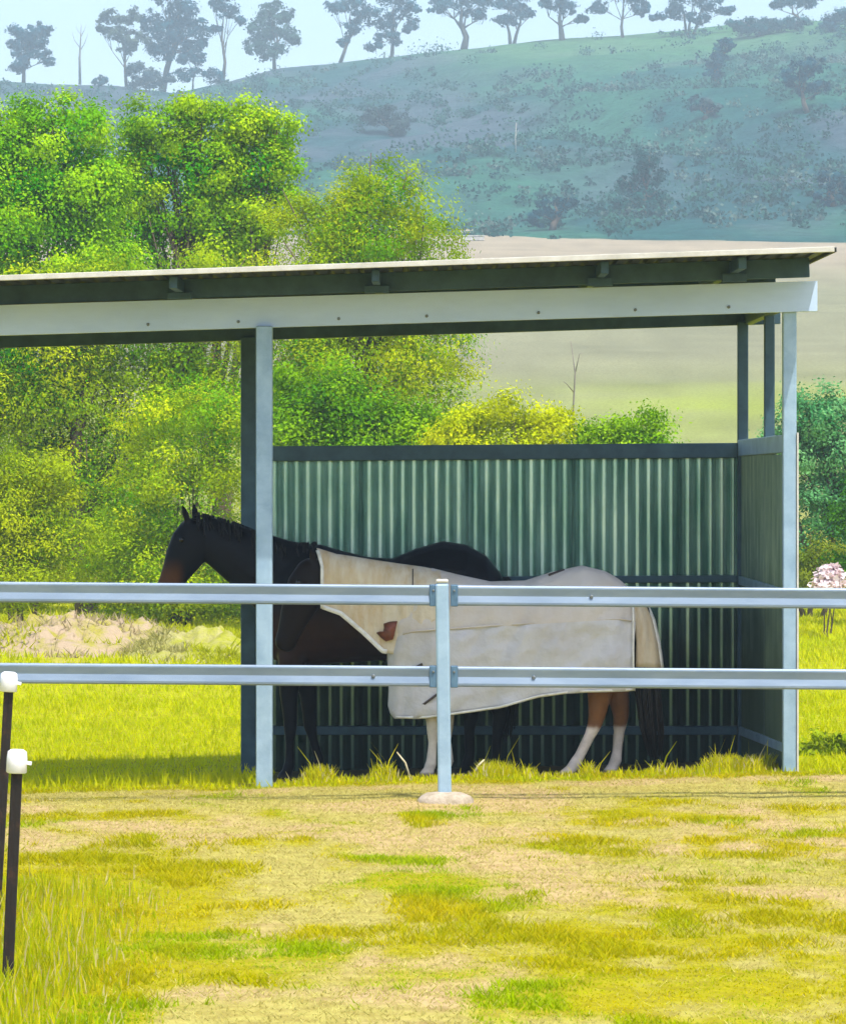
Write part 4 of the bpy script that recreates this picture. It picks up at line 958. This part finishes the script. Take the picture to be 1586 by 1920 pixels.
bare_tree('dead_tree', 'pale dead trunk standing on the open hillside', p, [([p, hp(966, 260), hp(968, 230)], [.10, .08, .05]), ([hp(967, 255), hp(972, 243)], [.04, .02])], .3, M['dead_wood'])
HS = 'trees on the hillside'
gum('hill_tree', 'dense tall teal tree low on the hillside at right', 1205, 405, [(1200, 300, 32, 26), (1225, 325, 26, 28), (1190, 345, 30, 28), (1215, 370, 38, 26), (1170, 385, 22, 16)], seed=121, dens=1.8, leaves=18, ca=(0.003, 0.07, 0.065), cb=(0.015, 0.12, 0.10), group=HS)
gum('hill_tree', 'low spreading dark tree above the tan field', 1035, 432, [(1040, 385, 34, 18), (1015, 408, 26, 16), (1065, 375, 16, 12)], seed=122, dens=1.6, leaves=18, ca=(0.003, 0.06, 0.08), cb=(0.012, 0.10, 0.13), group=HS)
gum('hill_tree', 'loose-crowned tree high on the hillside near the right edge', 1512, 215, [(1490, 130, 30, 18), (1525, 125, 22, 18), (1515, 160, 26, 18), (1480, 150, 18, 12), (1540, 165, 16, 12)], seed=123, dens=1.1, group=HS)
gum('hill_tree', 'rounded dark tree on the hillside behind the wattle tree tip', 735, 258, [(720, 215, 30, 22), (748, 235, 22, 18), (690, 225, 18, 14)], seed=124, dens=1.3, group=HS, ca=(0.02, 0.05, 0.045), cb=(0.05, 0.085, 0.075))
gum('hill_tree', 'bushy tree in the gully below the ridge shrub mass', 1345, 160, [(1350, 105, 18, 20), (1335, 135, 22, 18), (1362, 85, 14, 14)], seed=125, dens=1.3, group=HS)
gum('hill_tree', 'pale grey-topped tree on the mid slope at right', 1320, 225, [(1315, 195, 20, 14), (1335, 205, 18, 12)], seed=126, dens=1.1, group=HS, cb=(0.1, 0.14, 0.12))
gum('hill_tree', 'broad dark tree at the right end above the tan field', 1560, 390, [(1555, 340, 26, 30), (1580, 360, 26, 30), (1545, 375, 20, 14)], seed=127, dens=1.4, group=HS)
# scrub: a mass of small bushes over the slope
rng = np.random.default_rng(5)
N = 3200
sx = rng.uniform(-0.16, 0.16, N); sy = rng.uniform(352, 690, N) ; X_ = sx * sy
keep = fbm(X_ * 0.03, sy * 0.02, 81) + rng.uniform(-0.12, 0.12, N) > 0.47
X_, sy = X_[keep], sy[keep]; ok = sy > 362 - 0.65 * X_; X_, sy = X_[ok], sy[ok]; sz = hill_z(X_, sy)
pts = []; cols = []
for x_, y_, z_ in zip(X_, sy, sz):
    r = rng.uniform(0.5, 1.5) * (1.5 if rng.random() < 0.12 else 1); m_ = int(20 + 22 * r)
    pts.append(np.array([x_, y_, z_ + r * 0.45]) + rng.normal(size=(m_, 3)) * r * np.array([0.55, 0.55, 0.38]))
    t_ = rng.random(); base_ = np.array([0.008, 0.075, 0.07]) * (1 - t_) + np.array([0.04, 0.13, 0.09]) * t_
    if rng.random() < 0.12: base_ = np.array([0.11, 0.16, 0.13])
    cols.append(np.tile(base_, (m_, 1)) * rng.uniform(0.75, 1.25, (m_, 1)))
v, f, c = leaf_quads(np.concatenate(pts), 0.45, 0.8, np.concatenate(cols))
tag(add_mesh('hill_scrub', np_mesh('hill_scrub', v, f, c), M['far_leaf']), 'low scrub covering the hazy hillside', 'scrub', kind='stuff')
# a low trough on the far field edge
D = 343.0; p = P(887, 449, D); g = gz(p.x, D)
t = empty('water_trough', (p.x, D, g), 'low pale trough at the far upper edge of the tan field', 'trough')
bm = bmesh.new(); bar(bm, (p.x - 1.0, D, g + 0.2), (p.x + 1.0, D, g + 0.2), 0.7, 0.42, bevel=0.05); from_bm('basin', bm, M['trough'], t)
bar_obj('rim', (p.x - 1.05, D, g + 0.44), (p.x + 1.05, D, g + 0.44), 0.8, 0.08, M['trough'], t, bevel=0.02)

# ------------------------------------------------------------------ grass
def blades(n, x, y, h, wdt, lean, cols, simple=False):
    z = ground_z(x, y) - 0.004
    a = rng.uniform(0, 2 * math.pi, n); dx, dy = np.cos(a) * wdt / 2, np.sin(a) * wdt / 2
    la = rng.uniform(0, 2 * math.pi, n); lx, ly = np.cos(la) * lean * h, np.sin(la) * lean * h
    v0 = np.stack([x - dx, y - dy, z], 1); v1 = np.stack([x + dx, y + dy, z], 1)
    m0 = np.stack([x - dx * .75 + lx * .35, y - dy * .75 + ly * .35, z + h * .55], 1); m1 = np.stack([x + dx * .75 + lx * .35, y + dy * .75 + ly * .35, z + h * .55], 1)
    t0 = np.stack([x - dx * .12 + lx, y - dy * .12 + ly, z + h], 1); t1 = np.stack([x + dx * .12 + lx, y + dy * .12 + ly, z + h], 1)
    if simple:
        return np.stack([v0, v1, t1, t0], 1).reshape(-1, 3), np.arange(n * 4).reshape(-1, 4), np.repeat(cols, 4, 0)
    v = np.stack([v0, v1, m1, m0, t1, t0], 1).reshape(-1, 3)
    i = np.arange(n)[:, None] * 6
    f = np.concatenate([i + np.array([[0, 1, 2, 3]]), i + np.array([[3, 2, 4, 5]])], 0)
    return v, f, np.repeat(cols, 6, 0)
def grass_obj(name, label, n, x, y, h, wdt, lean, cols):
    v, f, c = blades(n, x, y, h, wdt, lean, cols, name in ('turf', 'dry_straw', 'paddock_grass'))
    o = add_mesh(name, np_mesh(name, v, f, c), M['grass']); return tag(o, label, 'grass', kind='stuff')
build_mounds()
def mixc(a, b, t): return np.array(a) * (1 - t[:, None]) + np.array(b) * t[:, None]
rng = np.random.default_rng(77)
def scatter(n, y0, y1, wf=0.128):
    m = int(n * 0.28)                                     # thinner cover goes on beyond the sides of the view
    y = np.sqrt(rng.uniform(y0 * y0, y1 * y1, n + m)); c = np.concatenate([rng.uniform(-wf, wf, n), (wf + np.abs(rng.normal(0, 0.05, m))) * rng.choice([-1, 1], m)])
    return c * y, y
# green turf in patches on the near ground
x, y = scatter(350000, 12.8, 24.6); g = grass_mask(x, y); k = rng.random(len(x)) < g * 0.9 * (0.55 + 0.45 * (y > 12)); x, y = x[k], y[k]; n = len(x)
cl = fbm(x * 2.6, y * 2.6, 91); h = rng.uniform(0.008, 0.024, n) * (0.5 + 1.5 * sstep(0.45, 0.75, cl))
cols = mixc((0.33, 0.36, 0.001), (0.64, 0.50, 0.004), np.clip(rng.uniform(0, 1, n) * 0.6 + 0.8 * (fbm(x * 1.3, y * 1.3, 93) - 0.3), 0, 1))
gk = sstep(0.5, 0.68, fbm(x * 1.1 + 7, y * 0.9, 191))[:, None] * 0.8; cols = cols * (1 - gk) + np.array([0.28, 0.43, 0.001]) * gk
grass_obj('turf', 'patchy yellow-green turf on the near ground', n, x, y, h, rng.uniform(.006, .012, n), rng.uniform(.4, 1.5, n), cols)
# dry straw lying over the bare ground
x, y = scatter(150000, 12.8, 24.6); g = grass_mask(x, y); k = rng.random(len(x)) < (1 - g) * 0.8 + 0.08; x, y = x[k], y[k]; n = len(x)
h = rng.uniform(0.008, 0.022, n)
cols = mixc((0.40, 0.33, 0.08), (0.58, 0.53, 0.17), rng.random(n))
grass_obj('dry_straw', 'dry straw stubble lying over the bare near ground', n, x, y, h, rng.uniform(.005, .009, n), rng.uniform(.8, 2.4, n), cols)
# long grass at the lower left around the pickets
x, y = scatter(60000, 12.8, 18.5, 0.135); e = x + 0.05 * (y - 15); k = rng.random(len(x)) < (1 - sstep(-1.6, -0.85, e)) * (0.25 + 0.75 * sstep(0.35, 0.6, fbm(x * 2, y * 2, 95))) * (1 - sstep(17, 18.5, y)); x, y = x[k], y[k]; n = len(x)
e = x + 0.05 * (y - 15)
h = rng.uniform(0.03, 0.16, n) * (0.3 + 0.65 * (1 - sstep(-1.7, -0.9, e))) * rng.uniform(0.6, 1.2, n)
cols = mixc((0.33, 0.42, 0.001), (0.62, 0.54, 0.01), rng.random(n)); dry = rng.random(n) < 0.1; cols[dry] = (0.62, 0.52, 0.22)
grass_obj('long_grass', 'long yellow-green grass at the lower left around the pickets', n, x, y, h, rng.uniform(.005, .010, n), rng.uniform(.1, .5, n), cols)
# paddock grass beyond the fence line
x, y = scatter(220000, 24.2, 60, 0.125); inside = (x > -1.05) & (x < 2.4) & (y > 24.5) & (y < 27.1)
hidden = (x > -1.0) & (x < 2.4 * y / 25) & (y > 27.2)
k = ~inside & ~hidden & (rng.random(len(x)) < grass_mask(x, y) * (0.35 + 0.65 * (y < 36))); x, y = x[k], y[k]; n = len(x)
h = rng.uniform(0.02, 0.06, n) * (1 + 0.9 * sstep(30, 50, y)) * (1 + 1.3 * sstep(0.3, 1, (1.0 - np.abs(y - 25.2)) * (x < -0.8)))
cols = mixc((0.38, 0.49, 0.001), (0.64, 0.60, 0.003), np.clip(0.3 + 0.55 * rng.random(n) + 0.5 * (fbm(x, y * 0.7, 97) - 0.5), 0, 1))
grass_obj('paddock_grass', 'bright yellow-green paddock grass beyond the fence', n, x, y, h, rng.uniform(.010, .018, n) * (1 + sstep(30, 50, y)), rng.uniform(.2, .8, n), cols)
# weeds along the shelter front
x = rng.uniform(-0.95, 2.5, 9000); y = 24.75 + rng.normal(0, 0.13, 9000) + 0.05 * x; n = len(x)
cl = sstep(0.4, 0.7, fbm(x * 4.5, y * 2, 99)); k = rng.random(n) < 0.25 + 0.75 * cl; x, y, cl = x[k], y[k], cl[k]; n = len(x)
h = rng.uniform(0.02, 0.07, n) * (0.6 + 1.3 * cl); h[rng.random(n) < 0.01] *= 2.2
cols = mixc((0.42, 0.46, 0.002), (0.75, 0.66, 0.01), rng.random(n)); dry = rng.random(n) < 0.1; cols[dry] = (0.66, 0.58, 0.3)
grass_obj('shelter_weeds', 'ragged yellow-green weeds along the open front of the shelter', n, x, y, h, rng.uniform(.007, .014, n), rng.uniform(.1, .7, n), cols)
# single pale dead stalks by the horses' feet
def stalk(label, pts, r):
    bm = bmesh.new(); tube(bm, [P(*q) for q in pts], [r, r * 0.9, r * 0.6][:len(pts)], 5)
    return tag(from_bm('dead_stalk', bm, M['stalk'], None, True), label, 'stalk', 'dead stalks at the shelter front')
M['stalk'] = mat('dead_stalk', (0.66, 0.6, 0.42), 0.9, noise=(30, (0.45, 0.36, 0.18), 0.4, 0.7))
stalk('pale dead stalk leaning left of the pale front leg', [(770, 1462, 24.9), (760, 1430, 24.9), (744, 1410, 24.9)], 0.008)
stalk('pale dead stalk leaning right of the middle fence post', [(885, 1462, 24.9), (896, 1436, 24.9), (908, 1424, 24.9)], 0.009)

# ------------------------------------------------------------------ haze: the air between the camera and the hill
bm = bmesh.new(); bmesh.ops.create_cube(bm, size=1.0)
zt, zb = 112.0, -2.0
for v_ in bm.verts: v_.co = Vector((v_.co.x * 2900, v_.co.y * 945 + 432, (zt + zb) / 2 + v_.co.z * (zt - zb)))
hz = from_bm('haze', bm, None)
hm = bpy.data.materials.new('haze_air'); hm.use_nodes = True; n_ = hm.node_tree; n_.nodes.clear()
o_ = n_.nodes.new('ShaderNodeOutputMaterial'); pv = n_.nodes.new('ShaderNodeVolumePrincipled')
pv.inputs['Color'].default_value = (0.69, 0.88, 0.97, 1); pv.inputs['Density'].default_value = 0.00085; pv.inputs['Anisotropy'].default_value = 0.0
n_.links.new(pv.outputs[0], o_.inputs['Volume']); hz.data.materials.append(hm)
tag(hz, 'pale blue haze filling the air towards the hill', 'haze', kind='stuff')
